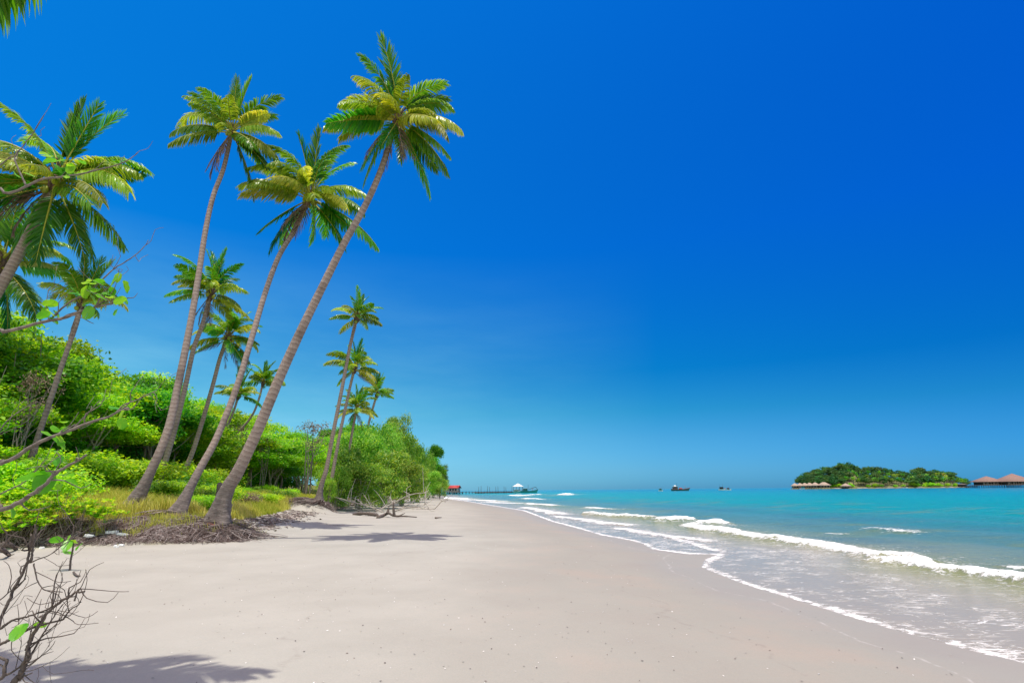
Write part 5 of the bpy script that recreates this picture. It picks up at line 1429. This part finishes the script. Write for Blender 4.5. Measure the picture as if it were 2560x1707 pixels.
# bleached dead branches reaching out under the wide bushes
rng = np.random.default_rng(606)
db = 'bleached dead branches under the wide bushes'
for i, (u, v, y, L_, az) in enumerate([(905, 1262, 47, 5, 150), (935, 1264, 46, 5.5, 20), (960, 1264, 45.5, 5, 170), (985, 1262, 47, 5, 35), (1005, 1260, 49, 4.5, 120), (1030, 1257, 53, 5, 15), (1040, 1255, 57, 3.5, 140)]):
    p = P(u, v, y)
    g = gz(p[0], p[1])
    mb = MB()
    a = R(az)
    d = np.array([math.cos(a), 0.25 * math.sin(a), [0.14, 0.36, 0.22][i % 3]])
    L_ *= 0.8
    q = spline([(0, 0, 0), d * L_ * 0.35 + rng.normal(size=3) * 0.25, d * L_ * 0.7 + np.array([0, 0, 0.4 * rng.random()]), d * L_ + rng.normal(size=3) * 0.4], 18)
    q[:, 2] = np.maximum(q[:, 2], 0.02)
    mb.tube(q, np.linspace(0.065, 0.016, 18), 7, 0.5, 0, 0.2, rng)
    for k in range(9):
        j = rng.integers(3, 16)
        e = rng.normal(size=3) * np.array([1, 0.5, 0.7]) + d * 0.5 + np.array([0, 0, 0.35])
        e /= np.linalg.norm(e)
        l = 0.7 + 1.4 * rng.random()
        t_ = spline([q[j], q[j] + e * l * 0.5 + rng.normal(size=3) * 0.12, q[j] + e * l], 7)
        t_[:, 2] = np.maximum(t_[:, 2], 0.02)
        mb.tube(t_, np.linspace(0.034, 0.010, 7), 5, 0.5, 0, cap=False)
    o = mb.build('dead_branch', M['bleached'], None, True)
    o.location = (p[0], p[1], g)
    setp(o, 'bleached forked dead branch lying on the sand under the wide bushes', 'dead branch', db)
# dark debris heap at the inland end of the bank
for i, (u, v) in enumerate([(12, 1385), (30, 1372)]):
    stick([(u - 40, v - 4), (u - 10, v - 12), (u + 12, v + 2)], [0.1, 0.25, 0.03], 0.09, 0.04, ['dark knotted root lying on sand at the inland end of the bank, nearer one', 'dark knotted root leaning against the inland end of the bank'][i], 'dead_root', 'twig', 'root', 'knotted roots at the bank foot', 20 + i, [(0.5, (0.6, -0.2, 0.7), 0.5, 0.03), (0.8, (0.8, -0.3, -0.1), 0.4, 0.03), (0.4, (-0.2, -0.3, 0.9), 0.5, 0.025)])
# ================================================================== pier, houses, boats, island
def at(u, y):
    """point on the sea in column u at distance y"""
    p = P(u, 1225, y)
    return np.array([p[0], p[1], Z_SEA])
def pyramid(mb, c, hx, hy, z0, z1, over=0.0, rz=0, m=0, ridge=0.0, th=0.12):
    """hipped roof shell with a thickness; ridge: half length of the ridge along x"""
    x, y = hx + over, hy + over
    v = np.array([(-x, -y, z0), (x, -y, z0), (x, y, z0), (-x, y, z0), (-ridge, 0, z1), (ridge, 0, z1), (-x, -y, z0 - th), (x, -y, z0 - th), (x, y, z0 - th), (-x, y, z0 - th)])
    a, b = math.cos(rz), math.sin(rz)
    v = np.stack([v[:, 0] * a - v[:, 1] * b, v[:, 0] * b + v[:, 1] * a, v[:, 2]], 1) + np.asarray(c, float)
    if ridge > 0:
        mb.add(v, [(0, 1, 5, 4), (2, 3, 4, 5), (6, 9, 8, 7), (0, 6, 7, 1), (1, 7, 8, 2), (2, 8, 9, 3), (3, 9, 6, 0)], [(1, 2, 5), (3, 0, 4)], 0.5, m)
    else:
        mb.add(v, [(6, 9, 8, 7), (0, 6, 7, 1), (1, 7, 8, 2), (2, 8, 9, 3), (3, 9, 6, 0)], [(0, 1, 4), (1, 2, 4), (2, 3, 4), (3, 0, 4)], 0.5, m)
def gable(mb, c, hx, hy, z0, z1, over=0.5, rz=0, m=0, th=0.15):
    x, y = hx + over, hy + over
    v = np.array([(-x, -y, z0), (x, -y, z0), (x, y, z0), (-x, y, z0), (-x, 0, z1), (x, 0, z1)])
    v = np.vstack([v, v - [0, 0, th]])
    a, b = math.cos(rz), math.sin(rz)
    v = np.stack([v[:, 0] * a - v[:, 1] * b, v[:, 0] * b + v[:, 1] * a, v[:, 2]], 1) + np.asarray(c, float)
    mb.add(v, [(0, 1, 5, 4), (2, 3, 4, 5), (6, 10, 11, 7), (8, 11, 10, 9), (0, 6, 7, 1), (2, 8, 9, 3), (0, 4, 10, 6), (4, 3, 9, 10), (1, 7, 11, 5), (5, 11, 8, 2)], None, 0.5, m)

# red-roofed houses on stilts at the headland
def stilt_house(label, u, y, W, Dp, Hw, Hr, zfloor, rz, group):
    c = at(u, y)
    o = empty('stilt_house', c, label, 'house', group)
    o.rotation_euler = (0, 0, rz)
    MB().box((0, 0, zfloor + Hw / 2), (W, Dp, Hw)).build('wall', M['wall_grey'], o)
    mb = MB(); gable(mb, (0, 0, 0), W / 2, Dp / 2, zfloor + Hw + 0.05, zfloor + Hw + Hr, 0.6); mb.build('roof', M['red_roof'], o)
    # gable infill walls
    mb = MB()
    for s in (-1, 1):
        x = s * (W / 2 - 0.05)
        mb.add([(x, -Dp / 2, zfloor + Hw), (x, Dp / 2, zfloor + Hw), (x, 0, zfloor + Hw + Hr * 0.82), (x - 0.1 * s, -Dp / 2, zfloor + Hw), (x - 0.1 * s, Dp / 2, zfloor + Hw), (x - 0.1 * s, 0, zfloor + Hw + Hr * 0.82)], [(0, 3, 4, 1), (1, 4, 5, 2), (2, 5, 3, 0)], [(0, 1, 2), (3, 5, 4)])
    mb.build('gable', M['red'], o)
    MB().box((0, -Dp * 0.1, zfloor - 0.2), (W + 2.4, Dp + 3.0, 0.3)).build('deck', M['deck'], o)
    post = MB().box((0, 0, 0), (0.28, 0.28, zfloor + 1.6)).mesh('post', M['dark'])
    for i in range(5):
        for j in range(3):
            q = link('post', post, o)
            q.location = ((W + 1.8) * (i / 4 - 0.5), (Dp + 2.2) * (j / 2 - 0.5) - Dp * 0.1, (zfloor - 0.35 - 1.6) / 2 - 0.1)
    win = MB().box((0, 0, 0), (1.0, 0.08, 1.1)).mesh('window', M['glassy'])
    for i in range(3):
        q = link('window', win, o)
        q.location = (W * (i - 1) * 0.3, -Dp / 2 - 0.035, zfloor + Hw * 0.55)
    q = link('window', win, o)
    q.location = (W / 2 + 0.035, 0, zfloor + Hw * 0.55); q.rotation_euler = (0, 0, math.pi / 2)
    return o
stilt_house('grey stilt house with a bright red gabled roof, the nearer to the pier', 1136, 330, 5.4, 4.6, 2.1, 1.5, 1.2, R(-14), 'red-roofed stilt houses')
stilt_house('stilt house with a dull red roof half hidden by the headland trees', 1119, 352, 4.8, 4.2, 2.0, 1.4, 1.6, R(-20), 'red-roofed stilt houses')

# the pier with its open pavilion
A, B = at(1120, 345), at(1282, 400)
dv = B - A
Lp = float(np.hypot(dv[0], dv[1]))
pier = empty('pier', A, 'long low wooden pier on many posts running out to the white-roofed pavilion', 'pier')
pier.rotation_euler = (0, 0, math.atan2(dv[1], dv[0]))
MB().box((Lp / 2, 0, 1.0), (Lp, 1.6, 0.25)).box((Lp * 0.66, -0.9, 0.62), (Lp * 0.64, 0.2, 0.35)).build('deck', M['deck'], pier)
rng = np.random.default_rng(700)
for i in range(44):
    x = Lp * (i + 0.5) / 44
    tall = x > Lp * 0.42 and i % 3 == 0
    h = (3.6 + 1.5 * rng.random()) if tall else 1.3 + 0.3 * rng.random()
    mb = MB(); mb.tube([(0, 0, -1.5), (0.05 * rng.normal(), 0, h * 0.5), (0.12 * rng.normal(), 0, h)], [0.13, 0.12, 0.09], 6)
    q = mb.build('post', M['dark'], pier)
    q.location = (x, 0.86 * (1 if i % 2 else -1), 0)
for i in range(26):
    x = Lp * 0.38 + Lp * 0.62 * (i + rng.random() * 0.5) / 26
    mb = MB(); mb.box((0, 0, 0), (1.5 + rng.random(), 0.7, 0.35 + 0.3 * rng.random()), 0.2 * rng.normal())
    q = mb.build('tyre_fender', M['dark'], pier); q.location = (x, -1.05, 0.45)
c = at(1295, 402)
pv = empty('pavilion', c, 'open pavilion with a white pyramid roof at the outer end of the pier', 'pavilion')
MB().box((0, 0, 1.05), (7.6, 6.4, 0.3)).build('deck', M['deck'], pv)
mb = MB(); pyramid(mb, (0, 0, 0), 3.4, 2.8, 4.35, 6.4, 0.5); mb.build('roof', M['white'], pv)
for sx_ in (-3.2, -1.1, 1.1, 3.2):
    for sy_ in (-2.6, 2.6):
        mb = MB(); mb.tube([(sx_, sy_, -1.5), (sx_, sy_, 4.3)], [0.14, 0.12], 6); mb.build('post', M['dark'], pv)
MB().box((0, -2.62, 1.75), (6.2, 0.12, 0.1)).box((0, -2.62, 2.1), (6.2, 0.12, 0.1)).build('railing', M['wall_grey'], pv)
MB().box((-1.2, 0.2, 1.75), (3.0, 2.0, 1.1)).build('booth', M['turq'], pv)

# boats
def hull_mesh(L, Bm, H, bow=1.0, stern=0.35, mat='navy', rail='white'):
    """lofted hull along X, bow at +X, water line at z = 0; second slot is the rubbing strake"""
    ns, nk = 15, 7
    mb = MB()
    rows = []
    for i in range(ns):
        t = i / (ns - 1)
        wb = Bm / 2 * (0.72 + 0.28 * math.sin(math.pi * min(1, t * 1.3 + 0.2))) * (1 - max(0, (t - 0.55) / 0.45) ** 2.2) + 0.03
        sh = H * (1 + bow * max(0, (t - 0.45) / 0.55) ** 2 + stern * max(0, (0.3 - t) / 0.3) ** 2)
        x = -L / 2 + L * t
        row = []
        for k in range(nk):
            a = k / (nk - 1)
            row.append((x + 0.10 * L * (a - 1) * max(0, t - 0.7) / 0.3, wb * (0.25 + 0.75 * a ** 0.6), -0.6 + (sh + 0.6) * a))
        rows.append(row)
    P_ = np.array(rows)
    Nn = P_.copy(); Nn[..., 1] *= -1
    V = np.concatenate([P_.reshape(-1, 3), Nn.reshape(-1, 3)])
    g = grid_faces(ns, nk)
    off_ = ns * nk
    top = [(i * nk + nk - 1, (i + 1) * nk + nk - 1, off_ + (i + 1) * nk + nk - 1, off_ + i * nk + nk - 1) for i in range(ns - 1)]
    st = [(k, k + 1, off_ + k + 1, off_ + k) for k in range(nk - 1)]
    V[:, 2] -= 0
    mb.add(V, np.vstack([g[:, ::-1], g + off_, st]), None, 0.5, 0)
    dk = V.copy()
    dk[:, 2] -= 0.12 * H
    mb.add(dk, top, None, 0.5, 1)
    for s in (0, off_):
        edge = [V[s + i * nk + nk - 1] for i in range(ns)]
        mb.tube(edge, 0.09 * max(0.5, H / 1.5), 5, 0.5, 2)
    return mb.mesh('hull', [M[mat], M['deck'], M[rail]], True)
def boat(label, u, y, L, Bm, H, rz, mat='navy', rail='red', cabin=None, extras=None, name='fishing_boat', group='boats on the sea', bow=0.9, stern=0.3, cat='boat'):
    c = at(u, y)
    o = empty(name, c, label, cat, group)
    o.rotation_euler = (0, 0, rz)
    link('hull', hull_mesh(L, Bm, H, bow, stern, mat, rail), o)
    if cabin:
        x, l, w, h, cm, rm = cabin
        cb = MB().box((x, 0, H * 0.9 + h / 2), (l, w, h), 0, top=(0.94, 0.94)).build('cabin', M[cm], o)
        MB().box((x, 0, H * 0.9 + h + 0.08), (l * 1.18, w * 1.18, 0.16)).build('cabin_roof', M[rm], o)
        wm = MB().box((0, 0, 0), (l * 0.22, 0.05, h * 0.32)).mesh('window', M['glassy'])
        for sg in (-1, 1):
            for k in (-1, 0, 1):
                q = link('window', wm, o); q.location = (x + k * l * 0.29, sg * (w / 2 * 0.97 + 0.02), H * 0.9 + h * 0.66)
    for e in extras or []:
        nm, pts, r, mt = e
        mb = MB(); mb.tube(pts, r, 6); mb.build(nm, M[mt], o)
    return o
boat('large dark fishing boat with a tall cabin at one end and low open deck', 1702, 560, 18, 4.4, 1.5, R(-6), 'navy', 'red', (-5.2, 4.6, 3.2, 2.6, 'deck', 'white'),
     [('mast', [(-3.4, 0, 1.2), (-3.4, 0, 7.4)], 0.10, 'dark'), ('boom', [(-3.4, 0, 5.0), (-1.0, 0, 3.2)], 0.08, 'dark'), ('mast', [(4.2, 0, 1.2), (4.2, 0, 4.6)], 0.12, 'red'), ('boom', [(4.2, 0, 3.0), (7.4, 0, 2.6)], 0.12, 'turq'), ('net_bundle', [(-1.6, 0, 1.9), (0.2, 0, 2.2), (1.4, 0, 1.8)], 0.75, 'red'), ('upper_cabin', [(-6.2, 0, 4.4), (-4.4, 0, 4.4)], 0.9, 'white')])
boat('small white boat with a turquoise cabin floating alone nearest the pier', 1652, 520, 4.6, 1.9, 0.7, R(10), 'white', 'turq', (-0.4, 2.0, 1.4, 1.5, 'turq', 'wall_grey'), [('mast', [(0.4, 0, 1), (0.4, 0, 3.6)], 0.05, 'dark'), ('bow_rail', [(1.2, 0, 0.9), (2.2, 0, 1.5)], 0.06, 'dark')])
boat('white-hulled fishing boat with a dark cabin, larger of the close pair before the island', 1806, 620, 8, 3.2, 1.2, R(-8), 'white', 'turq', (-0.8, 3.6, 2.4, 2.2, 'dark', 'deck'), [('mast', [(0.6, 0, 1), (0.6, 0, 6.6)], 0.07, 'dark'), ('boom', [(-2.2, 0, 4.0), (-2.6, 0, 6.2)], 0.06, 'dark'), ('net_bundle', [(2.2, 0, 1.6), (3.4, 0, 1.7)], 0.7, 'red')])
boat('small grey-white boat, lower and seaward of the close pair before the island', 1822, 600, 6, 2.3, 0.9, R(6), 'white', 'turq', (-0.6, 2.0, 1.5, 1.4, 'dark', 'red'), [('mast', [(0.6, 0, 0.9), (0.6, 0, 4.2)], 0.06, 'dark'), ('bow_rail', [(1.4, 0, 1.1), (2.8, 0, 1.6)], 0.08, 'wall_grey')])
boat('white boat with a turquoise canopy moored in front of the thatched bungalows', 2007, 800, 7.5, 3.0, 1.0, R(8), 'white', 'white', (0.4, 4.2, 2.2, 2.6, 'turq', 'dark'), [('mast', [(0.2, 0, 1), (0.2, 0, 5.6)], 0.08, 'dark'), ('stern_post', [(-3.4, 0, 0.9), (-3.4, 0, 2.8)], 0.5, 'red')])
boat('turquoise fishing boat moored just beyond the pavilion, with a raised dark frame over the bow', 1322, 396, 13, 3.6, 1.2, R(4), 'turq', 'dark', (-2.4, 3.0, 2.2, 1.7, 'turq', 'wall_grey'),
     [('mast', [(-0.4, 0, 1), (-0.4, 0, 5.4)], 0.09, 'dark'), ('frame_rail', [(0.2, 0, 2.4), (3.0, 0, 3.3), (4.8, 0, 3.9)], 0.16, 'dark'), ('frame_rail', [(4.8, 0, 3.9), (6.0, 0, 2.2)], 0.12, 'dark'), ('frame_post', [(2.4, 0, 1.3), (2.4, 0, 3.1)], 0.12, 'red')])
boat('small turquoise boat tied between the pier posts under the pavilion', 1292, 390, 6.0, 2.2, 0.9, R(2), 'turq', 'white', (-0.5, 2.4, 1.6, 1.2, 'turq', 'white'), [('mast', [(1.2, 0, 0.9), (1.2, 0, 3.2)], 0.06, 'dark')])
boat('white speedboat drawn up on the island shore near the middle', 2216, 872, 11, 3.0, 0.9, R(5), 'white', 'white', (-0.5, 3.4, 1.9, 1.0, 'glassy', 'white'), [('bow_rail', [(2.0, 0, 1.1), (4.6, 0, 1.9)], 0.06, 'wall_grey')], name='speedboat', bow=0.6)
boat('second white boat on the island shore beside the tiny jetty', 2264, 868, 8, 2.6, 0.8, R(-10), 'white', 'white', (-0.4, 2.2, 1.6, 1.2, 'wall_tan', 'white'), [('mast', [(-1.6, 0, 1), (-1.6, 0, 5.0)], 0.06, 'dark')], name='speedboat', bow=0.6)

# the island
ISKY = [(1985, 1210), (1992, 1197), (1997, 1194), (2017, 1181), (2038, 1174), (2074, 1164), (2095, 1165), (2111, 1160), (2131, 1158), (2152, 1167), (2165, 1163), (2183, 1165), (2209, 1167), (2235, 1173), (2261, 1177), (2279, 1181), (2295, 1173), (2308, 1171), (2326, 1180), (2339, 1174), (2365, 1177), (2391, 1181), (2401, 1192), (2419, 1196), (2424, 1210)]
def isky(u):
    return float(np.interp(u, [a for a, b in ISKY], [b for a, b in ISKY]))
iu = np.linspace(1972, 2432, 93)
iy = np.array([868, 871, 876, 890, 910, 930, 950, 965, 980])
V = []
for yy in iy:
    for u in iu:
        p = at(u, yy)
        top = P(u, isky(u), 950)[2] - 13.0
        f = np.interp(yy, [868, 871, 876, 910, 950, 980], [-1.5, 0.9, 1.3, 0.42 * max(2, top), max(2, top), -1.5])
        f = min(f, 30) * float(sstep(1972, 1996, u) * sstep(2432, 2410, u)) + (-1.5) * float(1 - sstep(1972, 1980, u) * sstep(2432, 2426, u))
        V.append((p[0], p[1], Z_SEA + f + 0.8 * vnoise(u * 0.2, yy * 0.1, 4)))
me = np_mesh('island_hill', np.array(V), [grid_faces(len(iy), len(iu))], plain('island_soil', (0.20, 0.19, 0.09), 0.95, scale=0.2, col2=(0.08, 0.10, 0.03)), smooth=True)
isl = setp(link('island_hill', me), kind='structure')
Vi = np.array(V).reshape(len(iy), len(iu), 3)
def island_z(u, yy):
    i = np.clip(np.searchsorted(iy, yy) - 1, 0, len(iy) - 2)
    f = (yy - iy[i]) / (iy[i + 1] - iy[i])
    za = np.interp(u, iu, Vi[i, :, 2]); zb = np.interp(u, iu, Vi[i + 1, :, 2])
    return za * (1 - f) + zb * f
def far_tree(seed, H, Rr, mat, ncl, flat, zmin, size, tint0=0.5):
    rng = np.random.default_rng(seed)
    mb = MB()
    cen, tint, ow = [], [], []
    L = [(Rr * 0.55 * math.cos(a), Rr * 0.55 * math.sin(a), H * (zmin + 0.35 * rng.random()), Rr * (0.45 + 0.2 * rng.random())) for a in np.arange(5) * 1.26 + rng.random()] + [(0, 0, H - Rr * 0.55 * flat, Rr * 0.6)]
    for i in range(ncl):
        x, y, z, r = L[rng.integers(len(L))]
        d = rng.normal(size=3); d /= np.linalg.norm(d)
        if d[2] < -0.3: d[2] *= -1
        c = np.array([x, y, z]) + d * r * np.array([1, 1, flat]) * (0.8 + 0.3 * rng.random())
        tt = tint0 + 0.2 * rng.normal()
        cen.append(c + rng.normal(size=(9, 3)) * 0.09 * Rr); tint.append(tt + 0.1 * rng.normal(size=9)); ow.append(np.tile(d * 0.5, (9, 1)))
    leaves(mb, np.vstack(cen), size, rng, np.concatenate(tint), 0.7, np.vstack(ow))
    mb.tube([(0, 0, -1), (0.2, 0, H * 0.35), (0, 0, H * 0.7)], [0.4, 0.3, 0.15], 5, 0.5, 1)
    return mb.mesh('broadleaf_tree', [M[mat], M['bark']])
IT = [far_tree(800 + i, 13, 6.2, 'leaf_isl', 110, 0.8, 0.38, 0.75, 0.42) for i in range(3)] + [far_tree(810 + i, 13, 7.2, 'leaf_isl', 110, 0.45, 0.5, 0.75, 0.6) for i in range(2)]
IB = [far_tree(820 + i, 6, 5.0, 'leaf_a', 100, 0.75, 0.25, 0.6, 0.6) for i in range(2)]
def far_palm(seed):
    rng = np.random.default_rng(seed)
    mb = MB()
    H = 11.5
    mb.tube(spline([(0, 0, -1), (0.3, 0, 4), (0.9, 0, 8), (1.2, 0, H)], 8), np.linspace(0.35, 0.2, 8), 5, 0.5, 1)
    c = np.array([1.2, 0, H])
    for i in range(24):
        a = i * 2.4
        e = 1.2 - 1.9 * (i / 24) + 0.1 * rng.normal()
        L = 4.2
        p = [c]
        for k in range(6):
            ee = e - 1.2 * (k / 5) ** 1.3
            p.append(p[-1] + np.array([math.cos(a) * math.cos(ee), math.sin(a) * math.cos(ee), math.sin(ee)]) * L / 6)
        p = np.array(p)
        s = np.array([-math.sin(a), math.cos(a), -0.0])
        w = np.array([0.15, 0.8, 0.95, 0.9, 0.75, 0.5, 0.1])
        t = np.clip((0.75 if i > 12 else 0.4) + 0.18 * rng.normal(), 0, 1)
        Vv = np.concatenate([p, p + s * w[:, None] - [0, 0, 1] * w[:, None] * 0.55, p - s * w[:, None] - [0, 0, 1] * w[:, None] * 0.55])
        Q = [(k, k + 1, 8 + k, 7 + k) for k in range(6)] + [(k + 1, k, 14 + k, 15 + k) for k in range(6)]
        mb.add(Vv, Q, None, t, 0)
    return mb.mesh('coconut_palm', [M['frond' if seed % 3 else 'frond_mid'], M['trunk']])
IP = [far_palm(830 + i) for i in range(3)]
rng = np.random.default_rng(840)
def put(me, name, u, yy, s, label, cat, group, z=None):
    p = at(u, yy)
    o = link(name, me)
    o.location = (p[0], p[1], (island_z(u, yy) if z is None else z) - 0.3)
    o.rotation_euler = (0, 0, rng.random() * 6.28)
    o.scale = (s * (0.9 + 0.25 * rng.random()), s * (0.9 + 0.25 * rng.random()), s)
    return setp(o, label, cat, group)
ig = 'trees covering the island'
for row, yy in enumerate([955, 940, 924, 908, 894, 884]):
    n = 34
    for k in range(n):
        u = 1994 + (2424 - 1994) * (k + 0.5 + 0.5 * (row % 2)) / n + rng.normal() * 2.0
        y2 = yy + rng.normal() * 3
        if u > 2424 or u < 1992: continue
        z = island_z(u, y2)
        ztop = P(u, isky(u), 950)[2]
        h = (ztop - z) if row == 0 else 12.5 * (0.8 + 0.4 * rng.random())
        h = min(h, (ztop - z) * (1.0 if row < 2 else 0.92))
        h = float(np.clip(h, 4.0, 16))
        palmy = (u > 2120 and row >= 2 and rng.random() < 0.62) or (u > 2372 and row >= 1 and rng.random() < 0.5)
        if palmy:
            put(IP[int(rng.integers(3))], 'coconut_palm', u, y2, h / 13.5, 'coconut palm among the dense trees on the offshore island', 'palm tree', 'palms on the offshore island')
        else:
            put(IT[int(rng.integers(5))], 'broadleaf_tree', u, y2, h / 13, 'round broadleaf tree in the dense green cover of the offshore island', 'tree', ig)
for k, (u, s) in enumerate([(2085, .8), (2100, .9), (2128, .95), (2190, .9), (2172, .6), (2205, .6), (2285, 1.15), (2295, .9), (2318, 1.0), (2332, 1.1), (2350, .9), (2372, .85), (2392, .8), (2260, .6), (2240, .6)]):
    put(IB[k % 2], 'bush', u, 876 + (k % 3), s * 1.0, 'bright green bush at the waterline of the offshore island', 'bush', 'bushes along the island shore')
put(IT[3], 'broadleaf_tree', 2282, 879, 1.05, 'broad brownish flat-topped tree at the middle of the island shore', 'tree', ig).scale = (1.5, 1.3, 1.0)
for k, (u, v, s) in enumerate([(2112, 1158, .85), (2131, 1156, 1.0), (2306, 1170, 1.0), (2345, 1174, 1.0)]):
    yy = 957
    ztop = P(u, v, yy)[2]
    z = island_z(u, yy)
    o = put(IT[[0, 1, 4, 3][k]], 'broadleaf_tree', u, yy, max(0.5, (ztop - z) / 13), ['dark round tree standing above the island ridge, the lower of two', 'pointed dark tree that is the highest on the island ridge', 'rounded tree crowning the seaward dip of the island ridge', 'flat-topped tree on the island ridge nearest the big pavilions'][k], 'tree', ig)
# shore rocks of the island
mb_l = []
for k, (u, w) in enumerate([(2095, 6), (2150, 5), (2165, 4), (2196, 4), (2228, 6), (2250, 4), (2300, 5), (2360, 4), (2380, 5), (2402, 6), (2416, 5)]):
    import bmesh
    bm = bmesh.new()
    bmesh.ops.create_icosphere(bm, subdivisions=2, radius=1)
    for v in bm.verts:
        kf = 1 + 0.35 * (vnoise(v.co.x * 2 + k, v.co.y * 2 + v.co.z * 1.7, k) - 0.5)
        v.co = Vector((v.co.x * w * kf, v.co.y * 2.2 * kf, v.co.z * 1.1 * kf))
    me = bpy.data.meshes.new('rock'); bm.to_mesh(me); bm.free(); me.materials.append(M['rock'])
    o = link('rock', me); p = at(u, 868); o.location = (p[0], p[1], Z_SEA + 0.2)
    setp(o, 'low grey rock at the water edge of the offshore island', 'rock', 'rocks along the island shore')

# thatched bungalows on stilts
def bungalow(label, u, y, W, Dp, Hw, Hr, zf, group, thatch='thatch', wall='wall_tan', rz=0.0, name='bungalow', posts=4, over=1.3, ridge=0.8, cat='bungalow'):
    c = at(u, y)
    o = empty(name, c, label, cat, group)
    o.rotation_euler = (0, 0, rz)
    MB().box((0, 0, zf + Hw / 2), (W, Dp, Hw)).build('wall', M[wall], o)
    mb = MB(); pyramid(mb, (0, 0, 0), W / 2, Dp / 2, zf + Hw + 0.02, zf + Hw + Hr, over, 0, 0, ridge, 0.35); mb.build('roof', M[thatch], o)
    MB().box((0, -1.0, zf - 0.2), (W + 1.6, Dp + 3.0, 0.35)).build('deck', M['dark'], o)
    pm = MB(); pm.tube([(0, 0, -1.5), (0, 0, zf - 0.3)], [0.25, 0.22], 6)
    pm = pm.mesh('post', M['dark'])
    for i in range(posts):
        for j in range(2):
            q = link('post', pm, o); q.location = ((W + 0.8) * (i / (posts - 1) - 0.5), -1.0 + (Dp + 2.0) * (j - 0.5), 0)
    nw = max(2, int(W / 3.2))
    wm = MB().box((0, 0, 0), (W / nw * 0.55, 0.1, Hw * 0.62)).mesh('window', M['glassy'])
    for i in range(nw):
        q = link('window', wm, o); q.location = (W * ((i + 0.5) / nw - 0.5), -Dp / 2 - 0.04, zf + Hw * 0.48)
    return o
bg = 'thatched bungalows over the water'
blab = ['thatched bungalow at the open-sea end of the row, grey-brown roof', 'second thatched bungalow from the open-sea end of the row', 'third thatched bungalow from the open-sea end, behind the moored white boat', 'fourth thatched bungalow from the open-sea end of the row', 'pale straw-roofed bungalow, second nearest the island trees', 'widest pale straw-roofed bungalow, nearest the island trees in the row']
for k, (u, y, W, s) in enumerate([(1989, 836, 6.5, .92), (2002, 833, 6.8, .95), (2014, 830, 6.8, .97), (2026, 827, 7.2, 1.0), (2040, 824, 8.5, 1.05), (2062, 820, 12.0, 1.08)]):
    bungalow(blab[k], u, y, W, 6.0, 2.9 * s, 4.0 * s, 1.9, bg, over=1.5 if k < 5 else 1.8, ridge=0.8 if k < 5 else 2.0)
bungalow('small brown thatched hut among bushes on the island shore', 2116, 866, 8.5, 6, 2.4, 3.6, 1.6, 'huts on the island shore', over=2.0)
bungalow('dark flat hut at the end of the island beside the last palms', 2408, 862, 9.0, 6, 3.0, 1.0, 1.8, 'huts on the island shore', thatch='deck', wall='dark', over=1.0, ridge=3.0)
# two big pavilions on stilts
def big_pavilion(label, u, y, W, Dp, Hw, Hr, zf):
    c = at(u, y)
    o = empty('water_pavilion', c, label, 'pavilion', 'big pavilions on stilts')
    MB().box((0, 0, zf - 0.25), (W + 5, Dp + 5, 0.5)).build('deck', M['deck'], o)
    mb = MB(); pyramid(mb, (0, 0, 0), W / 2, Dp / 2, zf + Hw + 0.02, zf + Hw + Hr, 2.2, 0, 0, 0.4, 0.3); mb.build('roof', M['thatch_red'], o)
    MB().box((0, 1.5, zf + Hw / 2), (W * 0.9, Dp * 0.75, Hw - 0.05)).build('wall', M['dark'], o)
    cm = MB().box((0, 0, 0), (0.35, 0.35, Hw - 0.03)).mesh('column', M['wall_tan'])
    n = int(W / 3)
    for i in range(n + 1):
        q = link('column', cm, o); q.location = (W * (i / n - 0.5), -Dp / 2 - 0.2, zf + Hw / 2)
    MB().box((0, -Dp / 2 - 1.8, zf + 0.95), (W + 4, 0.12, 0.14)).box((0, -Dp / 2 - 1.8, zf + 0.55), (W + 4, 0.10, 0.10)).build('railing', M['wall_tan'], o)
    pm = MB(); pm.tube([(0, 0, -1.5), (0, 0, zf - 0.45)], [0.26, 0.24], 6)
    pm = pm.mesh('post', M['dark'])
    for i in range(n + 3):
        for j in range(3):
            q = link('post', pm, o); q.location = ((W + 4) * (i / (n + 2) - 0.5), (Dp + 3) * (j / 2 - 0.5), 0)
    wm = MB().box((0, 0, 0), (1.5, 0.1, Hw * 0.6)).mesh('window', M['wall_grey'])
    for i in (-2, -1, 1, 2):
        q = link('window', wm, o); q.location = (W * i * 0.17, 1.5 - Dp * 0.375 - 0.04, zf + Hw * 0.55)
    return o
big_pavilion('hip-roofed brown pavilion on stilts, the smaller one beside the island', 2473, 700, 24, 17, 3.7, 6.6, 3.4)
big_pavilion('largest hip-roofed brown pavilion on stilts, cut by the picture edge', 2539, 690, 31, 20, 3.7, 9.2, 3.4)
# footbridge between island and pavilions
A, B = at(2412, 860), at(2446, 705)
dv = B - A
Lb = float(np.hypot(dv[0], dv[1]))
br = empty('footbridge', A, 'thin wooden footbridge on posts linking the island with the brown pavilions', 'footbridge')
br.rotation_euler = (0, 0, math.atan2(dv[1], dv[0]))
MB().box((Lb / 2, 0, 2.6), (Lb, 2.0, 0.3)).build('deck', M['deck'], br)
pm = MB(); pm.tube([(0, 0, -1.5), (0, 0, 2.45)], [0.2, 0.2], 6)
pm = pm.mesh('post', M['dark'])
for i in range(22):
    q = link('post', pm, br); q.location = (Lb * (i + 0.5) / 22, 0.7 if i % 2 else -0.7, 0)
